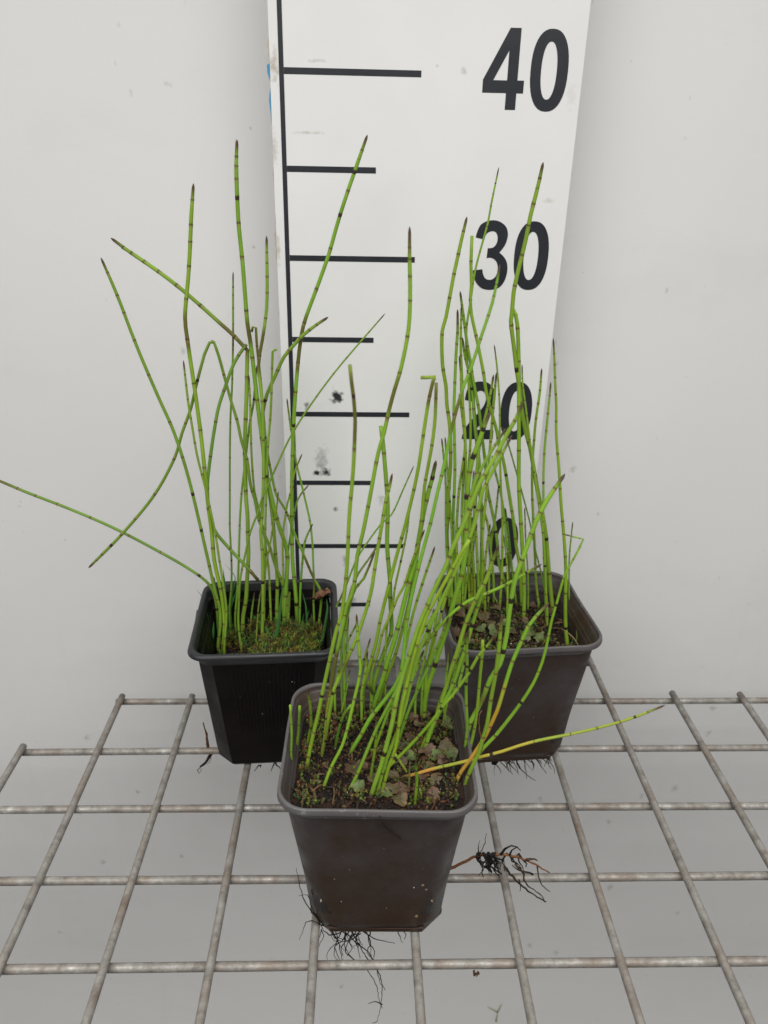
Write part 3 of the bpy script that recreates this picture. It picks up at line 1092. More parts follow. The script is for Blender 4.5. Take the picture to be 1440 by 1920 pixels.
def stem(key, plant, pts, w, lean=None, brown=(), color=None, y0=None, yel=None, dull=0.0, tip='bud', thin_end=None, nodes=True, seed=None, dark_base=False):
    """one stem from photo points base->tip; it stands on the soil and leans by `lean` metres away (+y) or towards us"""
    P = POTS[key]
    rr = random.Random(int(pts[0][0] * 13 + pts[-1][1] * 7 + pts[-1][0]))
    if lean is None: lean = rr.uniform(-.012, .014)
    b = at_z(pts[0][0], pts[0][1], P['soil'])
    lx, ly = local(key, b.x, b.y)
    h = half_at(key, P['soil']) - .003
    lx, ly = max(-h, min(h, lx)), max(-h, min(h, ly))
    yb = globl(key, lx, ly, 0).y if y0 is None else y0
    if y0 is None:   # keep the foot inside the pot along x too
        for _ in range(3):
            q = at_y(pts[0][0], pts[0][1], yb)
            lx, ly = local(key, q.x, q.y)
            lx2, ly2 = max(-h, min(h, lx)), max(-h, min(h, ly))
            yb = globl(key, lx2, ly2, 0).y
    if yb + lean > -0.010: lean = -0.010 - yb
    tot = [0.0]
    for a, c in zip(pts, pts[1:]): tot.append(tot[-1] + math.hypot(a[0] - c[0], a[1] - c[1]))
    Q = []
    for p, s in zip(pts, tot):
        t = s / tot[-1]
        Q.append((at_y(p[0], p[1], yb + lean * t), (p[0], p[1], t), len(p) > 2))
    if y0 is None:
        lx, ly = local(key, Q[0][0].x, Q[0][0].y)
        lx, ly = max(-h, min(h, lx)), max(-h, min(h, ly))
        zs = soil_z(key, lx, ly) - .004
        if Q[0][0].z > zs + .001:
            foot = globl(key, lx, ly, zs)
            Q = [(foot, (pts[0][0], pts[0][1], 0.0), False)] + Q
    C = sharp_curve(Q)
    # arc length
    L = [0.0]
    for a, c in zip(C, C[1:]): L.append(L[-1] + (c[0] - a[0]).length)
    LT = L[-1]
    g = color or GREEN[key]
    g = tuple(x * rr.uniform(.88, 1.12) for x in g)
    g = mixc(g, rr.choice([(.33, .44, .03), (.10, .29, .035), (.30, .46, .06)]), rr.uniform(0, .45))
    if dull: g = mixc(g, (.085, .215, .04), dull)
    rads, cols, V = [], [], []
    wv = rr.uniform(.86, 1.03)
    for (q, e), s in zip(C, L):
        t = s / LT
        base_r = w * .5 * depth(q) / F_PX * .735 * wv
        if thin_end: base_r *= 1 - (1 - thin_end) * t
        taper = 1.0
        d = LT - s
        if tip == 'bud' and d < .012: taper = .78 + .22 * d / .012
        c = mixc(g, LIME, .25 * (1 - t) * rr.uniform(.5, 1))
        c = mixc(c, (.22, .33, .03), max(0, (t - .55)) * .8)
        if yel:
            for (t0, t1, cc) in yel:
                if t0 <= t <= t1: c = cc
        for (ya, yb_) in brown:
            m = min(max(0, (e[1] - ya + 14) / 14), max(0, (yb_ + 14 - e[1]) / 14), 1)
            if m > 0: c = mixc(c, BROWN, .85 * m)
        if s < .012: c = mixc(c, (.09, .06, .02) if not dark_base else (.03, .02, .012), .75 * (1 - s / .012))
        if dark_base and s < .03: c = mixc(c, (.035, .025, .014), .8 * (1 - s / .03))
        if tip == 'bud' and d < .0022: c = mixc(c, (.085, .04, .026), .9)
        V.append(q); rads.append(base_r * taper); cols.append(c)
    if tip == 'bud':   # pointed bud
        dr = (V[-1] - V[-2]).normalized()
        r0 = rads[-1]
        for k, f in ((.0011, .95), (.0022, .70), (.0031, .18)):
            V.append(V[-1] + dr * .0011 if k == .0011 else V[-1] + dr * .0010)
            rads.append(r0 * f); cols.append((.075, .036, .026))
    mb = MB()
    mb.tube(V, rads, 12, cols=cols)
    o = mb.build('stem', MAT['stem'], plant)
    if not nodes: return o, C
    # node sheaths with toothed dark edge
    pos = []
    d = .0052 if tip == 'bud' else rr.uniform(.006, .016)
    gap = .0052 if tip == 'bud' else rr.uniform(.014, .022)
    cap = rr.uniform(.019, .026) * (1.0 + .02 * (w - 9))
    while d < LT - .004:
        pos.append(LT - d)
        d += gap * rr.uniform(.85, 1.15)
        gap = min(gap * 1.38, cap)
        if LT - d < .03: gap = min(gap, .015)
    mb = MB()
    import bisect
    for s in pos:
        i = min(max(bisect.bisect_left(L, s), 1), len(L) - 2)
        f = (s - L[i - 1]) / max(L[i] - L[i - 1], 1e-6)
        q = C[i - 1][0].lerp(C[i][0], f)
        T = (C[i + 1][0] - C[i - 1][0]).normalized()
        r = rads[i]
        N = T.orthogonal().normalized()
        B = T.cross(N)
        nt = 8
        ln = r * rr.uniform(1.6, 2.3)
        heavy = rr.random()
        top = (.036, .017, .010) if heavy < .5 else ((.085, .030, .016) if heavy < .85 else (.055, .048, .018))
        low = mixc(cols[i], (.24, .20, .06), .5) if heavy > .10 else (.03, .018, .012)
        mid = mixc(low, top, .55)
        vs, cs, fs = [], [], []
        n = nt * 2
        jt = [rr.uniform(.7, 1.25) for _ in range(nt)]
        for lv, (tt, rf, cc) in enumerate(((-.70, 1.01, low), (-.15, 1.04, low), (.12, 1.07, mid), (.45, 1.06, top))):
            for k in range(n):
                a = 2 * math.pi * k / n + s * 400
                hh = tt * ln
                if lv == 3: hh = ln * (.62 * jt[k // 2] if k % 2 == 0 else .22)
                if lv == 2: hh = ln * (.10 if k % 2 == 0 else .06)
                vs.append(q + T * hh + (N * math.cos(a) + B * math.sin(a)) * r * rf)
                cs.append((cc if not (lv == 2 and k % 2) else mixc(cc, top, .6)) + (1,))
        for lv in range(3):
            for k in range(n):
                k2 = (k + 1) % n
                fs.append((lv * n + k, lv * n + k2, (lv + 1) * n + k2, (lv + 1) * n + k))
        mb.add(vs, fs, cols=cs)
    if pos:
        sh = mb.build('node_sheaths', MAT['sheath'], o)
        tag(sh, kind='stuff')
    return o, C


def plant(key, label):
    P = POTS[key]
    e = empty('horsetail_plant', (P['c'].x, P['c'].y, P['soil']))
    tag(e, label, 'horsetail')
    return e


PL = plant('L', 'horsetail in the black pot with snapped and arching stems spreading to the left')
PF = plant('F', 'bright green horsetail in the nearest pot with yellowed stems bending right')
PR = plant('R', 'upright horsetail in the back right pot before the printed numerals')

K = 1  # third value marks a sharp kink
# ---- left plant
stem('L', PL, [(409, 1216), (413, 1173), (412, 1140), (405, 1115), (388, 1041), (371, 967), (351, 887), (326, 810), (295, 740), (267, 675), (245, 620), (227, 572), (212, 535), (194, 494)], 9.5)
stem('L', PL, [(419, 1216), (421, 1165), (415, 1112), (402, 1052), (397, 998), (390, 944), (385, 894), (377, 818), (365, 729), (353, 648), (347, 596), (353, 520), (356, 470), (359, 400), (362, 356)], 10, brown=[(590, 650)])
_, c5 = stem('L', PL, [(455, 1190), (456, 1154), (461, 1126), (463, 1093), (466, 1039), (465, 1013), (464, 965), (461, 930), (460, 882), (459, 838), (462, 747), (464, 657, K), (437, 628), (416, 609), (367, 565), (325, 530), (287, 502), (240, 470), (217, 453)], 10, brown=[(609, 662)])
ykink = min(c5, key=lambda c: abs(c[1][0] - 464) + abs(c[1][1] - 657))[0].y
stem('L', PL, [(462, 646), (450, 662), (437, 685), (422, 726), (410, 763), (402, 805), (396, 845), (391, 885), (389, 910), (391, 950), (397, 985), (408, 1003), (438, 1037), (467, 1068), (484, 1088)], 9, lean=-.012, y0=ykink - .002, color=(.20, .38, .055), tip='cut', brown=[(1076, 1100)])
stem('L', PL, [(533, 1150), (536, 1105), (538, 1074), (539, 1040), (534, 1017), (523, 986), (511, 940), (498, 880), (491, 820), (485, 774), (475, 686), (469, 638), (464, 607), (459, 545), (454, 484), (448, 427), (445, 375), (443, 310), (444, 274)], 11, brown=[(607, 640)])
stem('L', PL, [(556, 1140), (554, 1109), (550, 1071), (548, 1034), (547, 956), (548, 865), (552, 768), (559, 678), (566, 624), (573, 597), (597, 532), (617, 475), (632, 422), (646, 377), (670, 307), (685, 264)], 11, brown=[(600, 690)], dark_base=True)
stem('L', PL, [(430, 1150), (434, 1097), (434, 1052), (431, 990), (431, 944), (431, 872), (432, 788), (435, 726), (437, 640), (437, 585), (437, 520)], 5, dull=.3, brown=[(622, 655)])
stem('L', PL, [(538, 1145), (529, 1092), (518, 1065), (506, 1027), (496, 1002), (485, 973), (478, 938), (470, 911), (463, 861), (453, 828), (445, 790), (433, 751), (422, 711), (410, 667), (401, 641, K), (393, 642), (383, 665, K), (368, 722), (358, 765), (341, 813), (328, 857), (290, 927), (230, 1000), (172, 1059)], 7.5, lean=-.02, dull=.35)
stem('L', PL, [(420, 1220), (424, 1165), (424, 1136), (417, 1086), (411, 1048), (404, 1002), (392, 945), (384, 911), (376, 880), (369, 851), (360, 798), (353, 755), (345, 686)], 6)
stem('L', PL, [(490, 1218), (492, 1169), (493, 1111), (492, 1042), (489, 996), (491, 973), (494, 905), (494, 855), (493, 800), (491, 747), (485, 694), (487, 665), (494, 625), (500, 577), (501, 530), (500, 454)], 9, brown=[(625, 690)])
stem('L', PL, [(602, 1112), (588, 1084), (578, 1061), (566, 1032), (552, 1000), (536, 957), (519, 930), (511, 898), (500, 840), (495, 790), (490, 726), (484, 670), (481, 638), (480, 615, K), (474, 613), (472, 622)], 7, brown=[(618, 690), (1050, 1080)], tip='cut')
stem('L', PL, [(519, 1150), (520, 1090), (516, 1030), (512, 980), (506, 930), (500, 880), (495, 830), (491, 786), (494, 767), (501, 738), (516, 705), (532, 670), (551, 647), (571, 626), (596, 607), (607, 600)], 9, dull=.3)
stem('L', PL, [(495, 1150), (497, 1080), (501, 1048), (507, 1017), (514, 975), (518, 957), (521, 930)], 5)
stem('L', PL, [(453, 1220), (447, 1171), (448, 1126), (450, 1090), (454, 1065), (461, 1034), (468, 1002), (475, 982), (484, 961), (490, 938), (502, 911), (515, 882), (528, 853), (544, 820), (575, 770), (619, 709), (655, 665), (715, 596)], 6.5, thin_end=.7, dull=.2)
stem('L', PL, [(412, 1200), (405, 1130), (393, 1097), (355, 1067), (285, 1027), (207, 987), (125, 952), (55, 925), (0, 902), (-22, 893)], 8, lean=.0, brown=[(880, 905)], color=(.15, .30, .03))
stem('L', PL, [(508, 1160), (506, 1111), (505, 1082), (503, 1059), (499, 1032), (493, 990), (484, 950), (477, 920), (472, 857), (470, 801), (469, 753), (467, 712)], 6.5)
stem('L', PL, [(441, 1160), (445, 1107), (447, 1069), (448, 1036), (450, 972), (453, 923), (456, 898), (464, 830), (469, 788), (475, 759), (478, 724), (481, 694)], 6.5, dull=.2)
stem('L', PL, [(495, 1160), (496, 1090), (497, 1000), (499, 930), (502, 842), (507, 782), (509, 736), (510, 697), (511, 660, K), (516, 655), (519, 657)], 6.5, tip='cut')
stem('L', PL, [(588, 1125), (589, 1100), (587, 1048), (586, 1021), (582, 982), (577, 957), (571, 932), (564, 902), (556, 870), (549, 826), (545, 801), (539, 756)], 5.5, brown=[(1090, 1110)])
stem('L', PL, [(530, 1135), (531, 1069), (530, 1038), (531, 996), (534, 975), (539, 944), (546, 919), (551, 890), (557, 873), (563, 859)], 5.5)
stem('L', PL, [(540, 1140), (538, 1069), (541, 1027), (546, 996), (552, 961), (557, 940), (565, 925), (573, 916)], 5.5, dull=.2)
stem('L', PL, [(561, 1180), (562, 1148), (563, 1109), (564, 1090), (566, 1065), (569, 1032), (573, 1011), (583, 989)], 6)
stem('L', PL, [(480, 1220), (482, 1175), (485, 1136), (489, 1108)], 4, color=(.20, .28, .05))
stem('L', PL, [(541, 1150), (542, 1136), (543, 1109)], 6, color=(.16, .17, .04), tip='cut')
stem('L', PL, [(400, 1190), (403, 1155), (404, 1118), (402, 1090)], 6, dull=.6)
stem('L', PL, [(613, 1215), (619, 1175), (626, 1148), (637, 1125), (652, 1090), (668, 1050), (682, 1027), (715, 982), (734, 965), (755, 920), (772, 882)], 6, brown=[(1095, 1125)], dull=.1, thin_end=.75)
stem('L', PL, [(470, 1170), (473, 1140), (476, 1118)], 5, dull=.5)
# ---- nearest plant
stem('F', PF, [(575, 1443), (583, 1397), (597, 1337), (604, 1302), (615, 1252), (631, 1181), (640, 1154), (647, 1100), (651, 1057), (655, 967), (662, 885), (665, 825), (666, 790), (663, 745), (659, 715), (656, 684)], 11, brown=[(690, 830)], tip='cut')
stem('F', PF, [(612, 1330), (622, 1280), (627, 1250), (634, 1212), (643, 1172), (652, 1131), (660, 1115), (665, 1090), (670, 1042), (680, 1000), (691, 946), (709, 850), (720, 812), (730, 767), (740, 730), (752, 690), (766, 617), (769, 555), (768, 480), (768, 440)], 11, brown=[(715, 765), (436, 470), (1225, 1340)])
stem('F', PF, [(697, 1310), (703, 1275), (712, 1245), (724, 1212), (733, 1190), (734, 1163), (732, 1130), (731, 1087), (726, 1025), (727, 950), (724, 900), (718, 830), (714, 799)], 11, dull=.35, tip='cut')
stem('F', PF, [(603, 1418), (609, 1385), (617, 1340), (627, 1290), (636, 1271), (648, 1244), (656, 1225), (669, 1196), (678, 1170), (695, 1113), (704, 1057), (712, 1007), (719, 966), (724, 935), (730, 915), (733, 900)], 10, color=(.22, .40, .03), brown=[(1235, 1255)])
stem('F', PF, [(682, 1290), (687, 1268), (693, 1248), (705, 1205), (712, 1168), (726, 1111), (735, 1075), (745, 1037), (761, 980), (782, 890), (795, 807), (804, 750), (812, 714, K), (816, 707, K), (789, 708)], 10, brown=[(716, 752)], tip='cut', dark_base=True)
stem('F', PF, [(712, 1310), (727, 1265), (742, 1225), (758, 1165), (772, 1105), (781, 1050), (788, 1000), (792, 955), (796, 912), (806, 857), (812, 820), (816, 782), (818, 718)], 9.5, brown=[(714, 752)], tip='cut', dark_base=True)
stem('F', PF, [(690, 1362), (696, 1344), (705, 1311), (716, 1280), (726, 1243), (739, 1203), (746, 1177), (762, 1112), (777, 1057), (786, 1007), (794, 962), (802, 927), (809, 902), (815, 875)], 12, dark_base=True)
stem('F', PF, [(653, 1422), (662, 1402), (677, 1378), (692, 1350), (708, 1329), (725, 1308), (742, 1284), (752, 1262), (757, 1223), (762, 1170), (771, 1122), (782, 1075), (795, 1025), (807, 982), (820, 925), (832, 875), (842, 825), (853, 779), (870, 722), (882, 693), (893, 660), (903, 629), (923, 568), (932, 527), (935, 510)], 11, lean=.03, brown=[(745, 800)], thin_end=.75)
stem('F', PF, [(690, 1510), (700, 1478), (713, 1440), (722, 1408), (736, 1352), (746, 1299), (764, 1239), (785, 1174), (800, 1138), (816, 1102), (837, 1059), (850, 1024), (868, 986), (885, 942), (901, 904), (929, 856), (950, 815), (968, 784), (976, 766)], 11.5, lean=.0)
stem('F', PF, [(703, 1505), (714, 1459), (725, 1422), (738, 1390), (752, 1350), (763, 1310), (775, 1260), (790, 1210), (808, 1170), (826, 1130), (848, 1085), (868, 1040), (884, 1000), (898, 949), (905, 920), (913, 904), (927, 877), (944, 846), (953, 829)], 10.5, lean=.01)
stem('F', PF, [(712, 1500), (728, 1440), (742, 1400), (752, 1330), (766, 1270), (780, 1215), (799, 1158), (814, 1128), (840, 1081), (861, 1043), (880, 1012)], 10.5, color=(.25, .44, .025), tip='cut', lean=-.006)
stem('F', PF, [(640, 1498), (654, 1482), (668, 1456), (685, 1416), (708, 1362), (726, 1328), (745, 1291), (760, 1255), (778, 1200), (796, 1150), (815, 1105), (835, 1060), (852, 1018), (866, 985), (880, 940), (892, 900), (910, 865), (928, 835), (941, 815)], 9, lean=.02)
stem('F', PF, [(797, 1315), (804, 1281), (813, 1255), (823, 1224), (839, 1174), (849, 1135), (859, 1100), (867, 1073), (873, 1030), (874, 990), (874, 945), (877, 910), (884, 867), (896, 834), (906, 805), (914, 784)], 13)
stem('F', PF, [(748, 1345), (757, 1300), (765, 1260), (775, 1235), (786, 1217), (798, 1205), (813, 1187), (835, 1163), (853, 1145), (876, 1128), (904, 1116), (937, 1102), (966, 1087), (989, 1073), (1005, 1064)], 9, brown=[(1205, 1225)])
stem('F', PF, [(790, 1404), (800, 1383), (809, 1365), (821, 1335), (831, 1306), (840, 1277), (848, 1248), (858, 1219), (872, 1172), (888, 1133), (900, 1107), (911, 1089), (922, 1056), (931, 1033)], 11)
stem('F', PF, [(795, 1410), (812, 1360), (832, 1320), (844, 1296), (853, 1275), (864, 1242), (876, 1203), (892, 1149), (902, 1116), (910, 1080)], 11, lean=.004)
stem('F', PF, [(868, 1385), (883, 1351), (889, 1341), (904, 1312), (920, 1272), (938, 1244), (945, 1215), (950, 1190), (954, 1155), (962, 1104), (970, 1073), (985, 1033), (1005, 978), (1024, 941), (1040, 916), (1052, 899)], 12, lean=.015, brown=[(1305, 1318)])
stem('F', PF, [(715, 1455), (725, 1442), (745, 1422), (770, 1397), (799, 1365), (817, 1343), (832, 1322), (848, 1304), (864, 1283), (879, 1262), (897, 1230), (912, 1213), (923, 1198)], 9, lean=.0)
stem('F', PF, [(873, 1430), (881, 1404), (889, 1369), (895, 1328), (898, 1293), (901, 1258), (904, 1229), (905, 1200)], 9, tip='cut')
stem('F', PF, [(870, 1425), (873, 1394), (876, 1367), (874, 1316), (874, 1283), (876, 1244), (875, 1215), (878, 1190)], 8)
stem('F', PF, [(869, 1485), (877, 1456), (885, 1438), (897, 1413), (904, 1388), (913, 1359), (921, 1308), (930, 1260), (935, 1219), (938, 1190), (940, 1163)], 10, lean=-.004)
stem('F', PF, [(850, 1478), (865, 1446), (881, 1425), (897, 1401), (912, 1376), (922, 1355), (932, 1333), (941, 1304), (951, 1271), (961, 1240), (971, 1217), (986, 1184), (991, 1174), (1007, 1153), (1021, 1139)], 10, lean=.012, yel=[(0, .22, (.55, .30, .05)), (.22, .47, YELLOW), (.47, .62, (.36, .38, .035))])
stem('F', PF, [(878, 1445), (890, 1424), (904, 1405), (930, 1378), (955, 1347), (978, 1316), (1000, 1281), (1017, 1240), (1026, 1204), (1034, 1165), (1044, 1130), (1059, 1077), (1067, 1063), (1086, 1028), (1094, 1011, K), (1066, 1004)], 10, thin_end=.5, lean=.01)
stem('F', PF, [(745, 1460), (773, 1453), (810, 1442), (870, 1428), (910, 1417), (941, 1409), (974, 1398), (1011, 1388), (1077, 1375), (1132, 1362), (1177, 1349), (1210, 1337), (1235, 1327)], 9, lean=-.016, yel=[(0, .18, (.50, .26, .05)), (.18, .28, (.30, .34, .04)), (.28, .55, (.46, .38, .045)), (.55, 1.0, (.32, .40, .045))], thin_end=.8)
stem('F', PF, [(549, 1437), (547, 1374), (544, 1322)], 6, tip='cut')
stem('F', PF, [(558, 1404), (560, 1374), (562, 1324)], 7.5, tip='cut', dull=.2)
stem('F', PF, [(577, 1393), (583, 1360), (582, 1325), (578, 1298)], 7)
stem('F', PF, [(604, 1420), (609, 1368), (614, 1325), (622, 1290)], 5.5, color=(.40, .36, .06))
stem('F', PF, [(603, 1488), (614, 1456), (622, 1436), (642, 1397), (655, 1351), (665, 1308), (672, 1280), (676, 1253), (674, 1226), (671, 1194), (669, 1163)], 9.5)
stem('F', PF, [(628, 1290), (634, 1262), (640, 1237), (652, 1203), (666, 1175)], 7)
stem('F', PF, [(678, 1358), (678, 1326), (678, 1298), (685, 1262), (688, 1230)], 7)
stem('F', PF, [(693, 1476), (699, 1431), (704, 1397), (706, 1353)], 7)
stem('F', PF, [(628, 1404), (639, 1354), (645, 1340), (658, 1322)], 7, dull=.6, tip='cut')
stem('F', PF, [(744, 1402), (753, 1371), (768, 1328), (790, 1280), (808, 1240), (823, 1205), (838, 1165)], 8.5)
stem('F', PF, [(777, 1513), (780, 1488), (782, 1459), (780, 1430)], 8)
stem('F', PF, [(765, 1450), (750, 1428), (738, 1409)], 7, color=(.38, .42, .06), tip='cut', nodes=False)
stem('F', PF, [(765, 1502), (767, 1470), (768, 1436)], 6, color=(.13, .045, .018), dark_base=True)
stem('F', PF, [(639, 1458), (644, 1444), (649, 1431)], 9, color=(.15, .055, .025), dark_base=True)
stem('F', PF, [(748, 1350), (757, 1313), (768, 1280), (781, 1257), (786, 1240), (791, 1228)], 9.5)
stem('F', PF, [(792, 1290), (795, 1268), (799, 1250), (806, 1226), (810, 1203), (817, 1163), (824, 1123), (832, 1090)], 7, dull=.2)
stem('F', PF, [(800, 1262), (811, 1217), (820, 1176), (829, 1143), (842, 1100), (852, 1060)], 8)
stem('F', PF, [(697, 1262), (708, 1226), (717, 1187), (734, 1149), (745, 1121), (757, 1100), (773, 1052), (792, 1003)], 8)
stem('F', PF, [(725, 1180), (738, 1123), (740, 1104), (752, 1050), (764, 991), (767, 960)], 6)
stem('F', PF, [(645, 1200), (650, 1165), (657, 1130), (667, 1102), (682, 1085), (692, 1062), (699, 1044)], 7, dull=.4, brown=[(1040, 1065)])
stem('F', PF, [(640, 1200), (650, 1140), (660, 1100), (672, 1075), (690, 1050), (706, 1026)], 6, color=(.17, .18, .05))
stem('F', PF, [(646, 1270), (650, 1232), (652, 1212), (651, 1190), (653, 1165)], 6)
stem('F', PF, [(833, 1320), (836, 1273), (839, 1248), (841, 1223)], 5.5)
stem('F', PF, [(852, 1330), (856, 1304), (862, 1275), (868, 1252), (873, 1225)], 8, dull=.4)
stem('F', PF, [(700, 1302), (694, 1290), (690, 1278)], 10, color=(.05, .03, .018), dark_base=True, tip='cut')
stem('F', PF, [(722, 1308), (719, 1290), (716, 1270)], 9, color=(.06, .04, .02), dark_base=True, tip='cut')
stem('F', PF, [(820, 1330), (835, 1290), (850, 1250), (872, 1195)], 8, dull=.1)
for q, w_ in (([(735, 1330), (748, 1270), (760, 1215), (775, 1150), (795, 1085), (812, 1035)], 7), ([(705, 1400), (722, 1350), (745, 1290), (770, 1230), (795, 1180), (820, 1140)], 7),
              ([(660, 1330), (668, 1290), (680, 1245), (692, 1205)], 6), ([(640, 1340), (648, 1300), (655, 1262)], 6), ([(830, 1360), (838, 1320), (848, 1275), (858, 1240)], 6), ([(780, 1300), (795, 1240), (805, 1190), (812, 1150)], 6.5),
              ([(845, 1340), (852, 1290), (862, 1230)], 6)):
    stem('F', PF, q, w_)
# ---- back right plant
stem('R', PR, [(1036, 1145), (1033, 1114), (1028, 1056), (1022, 992), (1006, 909), (994, 840), (986, 810), (978, 768), (974, 727), (969, 695), (964, 654), (958, 602), (960, 586), (963, 549), (970, 514), (985, 453), (995, 403), (1005, 364), (1011, 339), (1016, 316)], 11)
stem('R', PR, [(982, 1152), (983, 1116), (981, 1058), (977, 986), (973, 909), (973, 831), (973, 747), (973, 706), (972, 650), (970, 608), (967, 590), (962, 581)], 11, tip='cut')
stem('R', PR, [(890, 1130), (889, 1080), (884, 1010), (880, 940), (879, 880), (882, 831), (882, 779), (879, 727), (876, 677), (874, 647), (875, 612), (878, 590), (884, 553), (888, 523), (894, 494), (906, 450), (915, 417), (921, 383), (933, 325)], 8, thin_end=.65)
stem('R', PR, [(847, 1130), (845, 1089), (840, 1040), (838, 994), (841, 968), (841, 926), (845, 862), (843, 795), (838, 760), (836, 722), (830, 687), (829, 622), (836, 596), (843, 558), (852, 510), (858, 483), (864, 455), (873, 417)], 10.5)
stem('R', PR, [(978, 1130), (974, 1058), (968, 1025), (964, 986), (958, 947), (944, 865), (935, 831), (932, 810), (920, 768), (912, 737), (907, 702), (899, 660), (891, 622), (884, 590), (882, 560), (884, 535), (883, 497), (884, 469), (885, 442)], 9.5, tip='cut')
stem('R', PR, [(856, 1125), (853, 1060), (850, 1010), (850, 959), (852, 916), (853, 877), (852, 820), (851, 768), (852, 741), (854, 689), (856, 650), (858, 622), (858, 590)], 8, brown=[(585, 612)])
stem('R', PR, [(955, 1135), (946, 1091), (936, 1060), (933, 1023), (929, 990), (921, 951), (914, 916), (910, 868), (904, 820), (898, 768), (892, 737), (886, 706), (882, 677), (877, 652), (871, 608), (864, 556)], 8.5, dull=.2)
stem('R', PR, [(868, 1130), (868, 1040), (866, 960), (870, 880), (872, 820), (868, 760), (866, 700), (864, 650), (865, 583)], 7.5)
stem('R', PR, [(937, 1143), (938, 1124), (941, 1077), (942, 1013), (942, 965), (939, 906), (938, 872), (937, 820), (937, 768), (935, 727), (932, 689), (928, 656)], 7, thin_end=.7)
stem('R', PR, [(905, 1140), (904, 1096), (905, 1052), (904, 1013), (908, 965), (913, 916), (917, 862), (921, 814), (924, 774), (927, 741), (930, 708)], 8)
stem('R', PR, [(898, 1135), (896, 1070), (893, 1010), (890, 950), (893, 890), (900, 830), (908, 790), (915, 760), (920, 737), (924, 712)], 8.5)
stem('R', PR, [(1026, 1170), (1026, 1155), (1024, 1116), (1022, 1060), (1018, 1000), (1008, 930), (998, 860), (991, 806), (985, 758), (980, 722), (979, 693)], 7, thin_end=.7)
stem('R', PR, [(1010, 1130), (1008, 1118), (1005, 1089), (1003, 1040), (1000, 974), (998, 931), (998, 872), (1001, 831), (1005, 785), (1012, 737), (1015, 700)], 7)
stem('R', PR, [(1024, 1160), (1022, 1100), (1020, 1050), (1019, 1009), (1018, 974), (1019, 935), (1019, 893), (1021, 843), (1025, 800), (1029, 760), (1032, 726)], 6.5)
stem('R', PR, [(1064, 1212), (1061, 1184), (1060, 1135), (1061, 1072), (1058, 1013), (1052, 945), (1048, 877), (1043, 814), (1043, 760), (1041, 716), (1040, 683), (1038, 645)], 10, thin_end=.6)
stem('R', PR, [(1068, 1160), (1067, 1116), (1067, 1077), (1068, 1038), (1073, 987)], 5, dull=.6)
stem('R', PR, [(1026, 1140), (1018, 1089), (1012, 1063), (1004, 1032), (995, 986), (980, 928), (968, 885), (954, 836), (945, 808)], 4.5, dull=.2)
stem('R', PR, [(956, 1110), (955, 1080), (954, 1045), (949, 1010), (946, 975), (940, 930), (930, 890), (924, 862)], 6, brown=[(1040, 1120)])
stem('R', PR, [(842, 1125), (838, 1050), (836, 980), (836, 920), (834, 877), (829, 830)], 6.5)
stem('R', PR, [(846, 1128), (848, 1050), (846, 980), (842, 920), (838, 870), (835, 828)], 6)
stem('R', PR, [(858, 1128), (857, 1060), (856, 1000), (858, 955), (861, 916), (867, 875), (872, 838), (868, 790), (862, 748)], 7)
stem('R', PR, [(900, 1135), (902, 1060), (903, 1000), (902, 940), (900, 887), (897, 848), (890, 800), (886, 740), (880, 700), (872, 669), (868, 642)], 7.5)
stem('R', PR, [(872, 1128), (872, 1040), (872, 960), (874, 880), (872, 810), (869, 768), (865, 737), (864, 700), (862, 677)], 6.5)
stem('R', PR, [(884, 1130), (884, 1060), (888, 990), (892, 930), (896, 880), (893, 820), (889, 770), (886, 720), (882, 680), (877, 657)], 8.5)
stem('R', PR, [(885, 1125), (885, 1100), (884, 1070)], 4.5, color=(.42, .27, .03))
stem('R', PR, [(910, 1150), (909, 1116), (908, 1080), (911, 1040), (918, 990)], 6)
stem('R', PR, [(862, 1122), (863, 1100), (865, 1050), (872, 1000), (884, 955)], 7, dull=.3)
stem('R', PR, [(926, 1130), (925, 1080), (920, 1030), (915, 985), (905, 950), (893, 910)], 7, dull=.2)
stem('R', PR, [(968, 1135), (964, 1100), (958, 1050), (953, 1000), (948, 960)], 7, dull=.3)

for q, w_ in (([(860, 1128), (858, 1070), (855, 1010), (858, 950), (866, 890)], 6), ([(915, 1135), (918, 1075), (922, 1010), (930, 960), (934, 920)], 6), ([(880, 1128), (878, 1065), (880, 1000), (884, 940), (888, 890)], 6.5),
              ([(990, 1140), (990, 1080), (986, 1020), (984, 960)], 5), ([(950, 1150), (952, 1100), (950, 1050), (945, 1010)], 5.5), ([(870, 1140), (875, 1090), (882, 1040), (893, 990)], 6)):
    stem('R', PR, q, w_)

# ------------------------------------------------------------------ roots
def root_px(plant_, pts, y, r, col, parent=None, dy=0.0, name='root'):
    n = len(pts)
    P = [(at_y(a, b, y + dy * i / (n - 1)), (0,)) for i, (a, b) in enumerate(pts)]
    C = catmull(P, .002)
    m = len(C)
    rr = random.Random(int(pts[0][0] * 3 + pts[-1][1]))
    V = [q + Vector((rr.uniform(-1, 1), rr.uniform(-1, 1), rr.uniform(-1, 1))) * .00028 for q, _ in C]
    mb = MB()
    mb.tube(V, [r * (1 - .6 * i / (m - 1)) * rr.uniform(.8, 1.2) for i in range(m)], 5, col)
    return mb.build(name, MAT['root'], plant_ if parent is None else parent)


